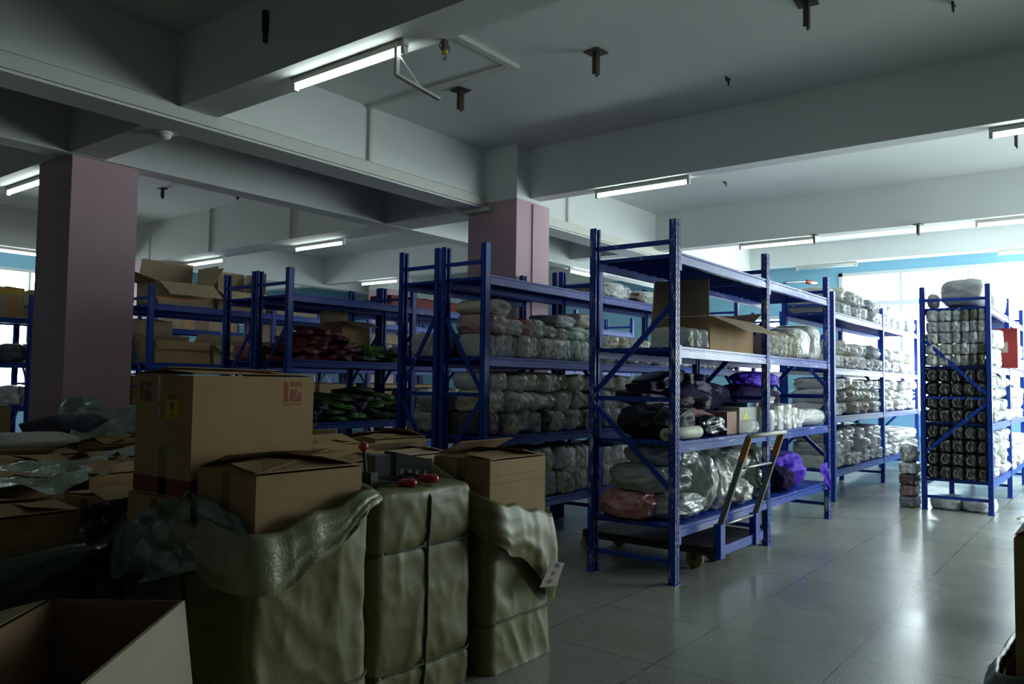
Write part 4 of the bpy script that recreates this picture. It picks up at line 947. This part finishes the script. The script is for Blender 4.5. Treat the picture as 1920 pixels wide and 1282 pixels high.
# sunlit left rack: white bundles
for bi, (a, b, n) in enumerate([(11.02, 13.63, 12), (13.76, 16.2, 8)]):
    bay = ['near bay', 'far bay'][bi]
    for zi, (z, nm, h) in enumerate([(.40,'lowest shelf',.19), (1.12,'second shelf',.18), (1.76,'third shelf',.19), (2.51,'top shelf',.18)]):
        cs = ['white', 'white', 'pale grey', 'grey'] if zi in (0, 3) else ['white', 'white', 'white', 'pale grey', 'cream']
        if bi == 0 or zi in (1, 2):
            row(f'{nm}, {bay}, sunlit left rack', a, b, 3.07, 3.66, z, [(n, h, cs, S_), (n-1, h, cs, ['soft', 'pouch']), (n//2, h*.8, cs, ['soft'])][:3 if zi < 2 else 2], f'white bundles on {nm} of sunlit rack', tilt=.14)
        else:
            row(f'{nm}, {bay}, sunlit left rack', a, b, 3.07, 3.66, z, [(n, h, cs, S_), (n-2, h, cs, S_)], f'white bundles on {nm} of sunlit rack', tilt=.1)
# right rack: end grid and side rows
X0, X1 = 11.09, 11.42
zr = [.39, 1.09, 1.79, 2.52]
row('third shelf left, right rack', X0, X1, 1.68, 1.97, zr[2]+.0, [(2, .138, ['pale grey'], ['fold'])]*5, 'stacked grey bundles at end of right rack', axis='y', tilt=.03)
row('third shelf right, right rack', X0, X1, 1.30, 1.67, zr[2]+.0, [(4, .138, ['pale grey', 'olive', 'pale grey'], ['soft'])]*5, 'small grey pouches at end of right rack', axis='y', tilt=.03)
def strapped(place, z, nl2, ncol):
    for li in range(nl2):
        for i in range(ncol):
            wd = (1.98-1.29)/ncol; y = 1.29+wd*(i+.5)
            o = item('fold', 11.28, y, z+li*.165, wd*.99, .36, .163, (0, 0, R(-90)), jit(COL['black']), f'black bundle with pale strap, {ordn(ncol-i)} from left, {LAY[li]} layer, {place}', 'black strapped bundles at end of right rack', nm='strapped_bundle')
            a0 = rg.uniform(.6, 2.2); pts = []
            for q in range(9):
                a = a0+q*.38; pts.append((.26*math.cos(a)+.05*rg.uniform(-1, 1), -.54, .30*math.sin(a)))
            s = MB().tube(pts, .024, 5).mesh('pale_strap', M['chalk'], True); c = bpy.data.objects.new('pale_strap', s); col.objects.link(c); c.parent = o
strapped('second shelf, right rack', zr[1], 4, 5); strapped('lowest shelf, right rack', zr[0], 4, 5)
for zi, (z, nm, nl3) in enumerate([(zr[0],'lowest shelf',4), (zr[1],'second shelf',4)]):
    row(f'{nm} side, right rack', 11.48, 13.0, 1.28, 1.60, z, [(9, .145, ['white', 'white', 'pale grey'], ['soft', 'pouch'])]*nl3, f'white packs on the {nm} side of right rack', tilt=.2)
    row(f'{nm} side, far bay, right rack', 13.15, 14.95, 1.28, 1.60, z, [(8, .145, ['white'], ['soft'])]*3, f'white packs on {nm}, far bay of right rack', tilt=.2)
row('third shelf side by the end, right rack', 11.48, 12.2, 1.28, 1.6, zr[2], [(4, .24, ['white'], ['soft']), (4, .22, ['white'], ['soft'])], 'white packs left of the red case')
rc = thing('red_case', 'dark red case standing on third shelf of right rack', 'case', (12.40, 1.26, zr[2]))
MB().box(-.12,.20,-.17,.20,0,.52).build('case_body', M['redcard'], rc); MB().box(-.02,.09,-.172,-.17,.22,.38).build('label_card', M['whitelabel'], rc); MB().box(-.122,-.12,-.06,.03,.20,.34).build('label_card', M['whitelabel'], rc)
row('third shelf side, right rack', 12.65, 13.0, 1.28, 1.7, zr[2], [(2, .5, ['white', 'pale grey'], ['fold'])], 'tall white packs beside the red case')
row('third shelf side, far bay, right rack', 13.15, 14.95, 1.28, 1.7, zr[2], [(8, .2, ['white'], ['fold']), (8, .2, ['white'], ['fold'])], 'white packs on third shelf, far bay of right rack')
bag('big grey wrapped bale on top of the right rack', 11.42, 1.56, zr[3], .55, .50, .36, 'wrap', 41, 0, False, colr=(.40,.41,.41), p=3.4, amp=.05, nm='wrapped_bale', cat='wrapped bale')
bag('small grey bundle left of the big bale, right rack top', 11.28, 1.90, zr[3], .2, .12, .18, 'wrap', 42, 0, False, colr=(.40,.41,.40), nm='wrapped_bundle', cat='wrapped bundle')
bag('second pale wrapped bale on right rack top at frame edge', 12.25, 1.50, zr[3], .75, .45, .42, 'wrap', 43, 0, False, colr=(.55,.57,.57), p=3.4, amp=.06, nm='wrapped_bale', cat='wrapped bale')
bag('third pale wrapped bale on the right rack top', 13.3, 1.50, zr[3], .8, .45, .4, 'wrap', 44, 0, False, colr=(.55,.57,.57), p=3.4, amp=.06, nm='wrapped_bale', cat='wrapped bale')
for i in range(4):
    item('fold', 11.28, 2.20, i*.14, .20, .36, .138, (0, 0, R(-90)), jit(COL[['grey','dusky pink','brown','white'][i]]), f"{['grey','pink grey','brown','white'][i]} bundle on the floor left of right rack, {['lowest','second','third','topmost'][i]} of the stack", 'bundles stacked on the floor')
bag('clear bag on top of the floor stack by right rack', 11.28, 2.20, .56, .34, .2, .22, 'wrapfine', 45, 0, True, colr=(.6,.62,.6))
for y in (1.80, 1.44): item('fold', 11.45, y, 0, .33, .5, .15, (0, 0, R(-90)), COL['white'], f"white bundle on the floor under right rack, {'left' if y > 1.6 else 'right'} one", None)
# garment rack
CY = (7.49, 8.04)
heap('red garment pile, third shelf', 5.62, 6.72, *CY, LB[2], 34, (.30,.42,.065), ['dark red'], 'dark red garments heaped on third shelf', .52)
heap('green garment pile, third shelf', 6.72, 7.48, *CY, LB[2], 16, (.30,.42,.06), ['green', 'bright green', 'dark violet'], 'green garments heaped on third shelf', .3)
heap('green garment pile, second shelf', 6.15, 7.48, *CY, LB[1], 46, (.32,.45,.065), ['green', 'bright green', 'bright green', 'dark violet'], 'green garments heaped on second shelf', .55)
heap('black garment pile, second shelf', 5.62, 6.2, *CY, LB[1], 12, (.28,.42,.08), ['black', 'dark violet'], 'black garments heaped on second shelf', .4)
row('third shelf, second bay, garment rack', 7.62, 9.4, *CY, LB[2], [(9, .24, ['white', 'pale grey', 'mint'], S_)], 'white bundles on garment rack')
row('second shelf, second bay, garment rack', 7.62, 9.4, *CY, LB[1], [(8, .2, ['white', 'grey', 'cream'], S_), (7, .2, ['white', 'grey', 'cream'], S_)], 'mixed bundles on the garment rack second bay')
for bi, (a, b) in enumerate([(9.6, 11.4), (11.6, 13.4)]):
    row(f'third shelf, {["third","fourth"][bi]} bay, garment rack', a, b, *CY, LB[2], [(6, .26, ['white', 'blue', 'pale grey'], S_)], 'bundles in the far bays of garment rack')
    row(f'second shelf, {["third","fourth"][bi]} bay, garment rack', a, b, *CY, LB[1], [(6, .26, ['white', 'grey'], S_)], 'bundles on second shelf of far garment bays')
row('rear unit third shelf, garment rack', 5.62, 7.4, 8.14, 8.68, LB[2], [(7, .2, ['dark grey', 'pale grey', 'red'], S_)], 'bundles on the rear garment unit')
row('rear unit, second bay third shelf, garment rack', 7.62, 9.4, 8.14, 8.68, LB[2], [(6, .3, ['red', 'white', 'pale grey'], S_)], 'bundles on the rear garment unit second bay')
row('rear unit second shelf, garment rack', 5.62, 7.4, 8.14, 8.68, LB[1], [(6, .3, ['grey', 'white', 'beige'], S_)], 'bundles on second shelf of the rear garment unit')
for i, x in enumerate([7.8, 8.3, 8.8]):
    carton(f'red printed carton on garment rack top, {ordn(i+1)} from left', x, x+.42, 8.16, 8.6, LB[3], LB[3]+.22, m='redband', tape=False, group='red cartons on the garment rack')
carton('open dark carton on the rear garment unit, left one', 7.2-.25, 7.45, 8.2, 8.66, LB[2]+.2, LB[2]+.55, {'y0': 200, 'y1': 90}, tape=False)
# open cartons rack
dy0, dy1 = 10.55, 11.14
carton('open carton with spread flaps, top shelf, just right of left column', 5.68, 6.52, dy0, dy1, LD[3], LD[3]+.32, {'y0': 215, 'y1': 80, 'x0': 165, 'x1': 120}, flen=.36, m='cardlight', tape=False)
b = MB().box(5.66-6.10, 6.5-6.10, -.297, -.296, .06, .13).build('orange_printed_tape', M['orangetape'], [o for o in bpy.data.objects if o.get('label', '').startswith('open carton with spread')][0])
carton('open carton with upright flap, top shelf, right one', 6.60, 7.42, dy0, dy1, LD[3], LD[3]+.28, {'y0': 215, 'y1': 84, 'x0': 90, 'x1': 92}, flen=.36, m='cardlight', tape=False)
carton('carton on top shelf behind the twin posts, carton rack', 7.62, 8.4, dy0, dy1, LD[3], LD[3]+.25, m='cardlight', tape=False)
carton('open carton on third shelf, left one, carton rack', 5.66, 6.50, dy0, dy1, LD[2], LD[2]+.30, {'y0': 262, 'y1': 60}, flen=.12, tape=False)
carton('open carton with folded flap, third shelf, right, carton rack', 6.56, 7.42, dy0, dy1, LD[2], LD[2]+.28, {'y0': 215, 'y1': 60}, flen=.2, m='cardlight', tape=False)
carton('closed carton second shelf left, carton rack', 5.66, 6.48, dy0, dy1, LD[1], LD[1]+.5, tape=False)
carton('closed carton second shelf right, carton rack', 6.56, 7.42, dy0, dy1, LD[1], LD[1]+.46, tape=False)
for i, (z, h) in enumerate([(LD[1], .52), (LD[2], .62)]):
    q = carton(f'yellow marked carton beside the left column, {["second","third"][i]} shelf', 5.60, 6.3, 11.25, 11.85, z, z+h, m='cardlight', tape=False)
    MB().box(-.351,-.35,-.2,.15,.02,.12).build('yellow_print', M['yellow'], q); MB().box(-.351,-.35,-.05,.2,.25,.4).build('red_print', M['redprint'], q)
for i, x in enumerate([7.62, 8.5, 9.62, 10.5]):
    carton(f'open carton on third shelf, {ordn(i+1)} beyond the twin posts', x, x+.8, dy0, dy1, LD[2], LD[2]+.38, {'y0': 195, 'y1': 90} if i % 2 else {'y1': 90}, flen=.3, m='card' if i % 2 else 'cardlight', tape=False, group='cartons in the far bays')
    carton(f'carton on second shelf, {ordn(i+1)} beyond the twin posts', x, x+.8, dy0, dy1, LD[1], LD[1]+.42, tape=False, group='cartons in the far bays')
# farthest rack
for i, x in enumerate([3.25, 3.90, 4.53, 5.3, 6.0, 7.4, 8.3]):
    q = carton(f'yellow brown carton, {ordn(i+1)} from left, third level of farthest rack', x, x+.61, 13.55, 14.05, 2.40, 2.86, m='cardlight', tape=False, group='yellow cartons on the farthest rack')
    MB().box(-.30,.30,-.252,-.25,.36,.46).build('yellow_print', M['yellow'], q); MB().box(.1,.2,-.252,-.25,.02,.3).build('orange_print', M['orangetape'], q)
row('farthest rack, middle shelf', 3.3, 7.1, 13.55, 14.05, 1.72, [(10, .3, ['dark grey', 'white', 'grey'], S_)], 'bundles on the farthest rack')
row('farthest rack, lower shelf', 3.3, 7.1, 13.55, 14.05, 1.05, [(10, .3, ['white', 'olive', 'white'], S_)], 'bundles on lower shelf of farthest rack')
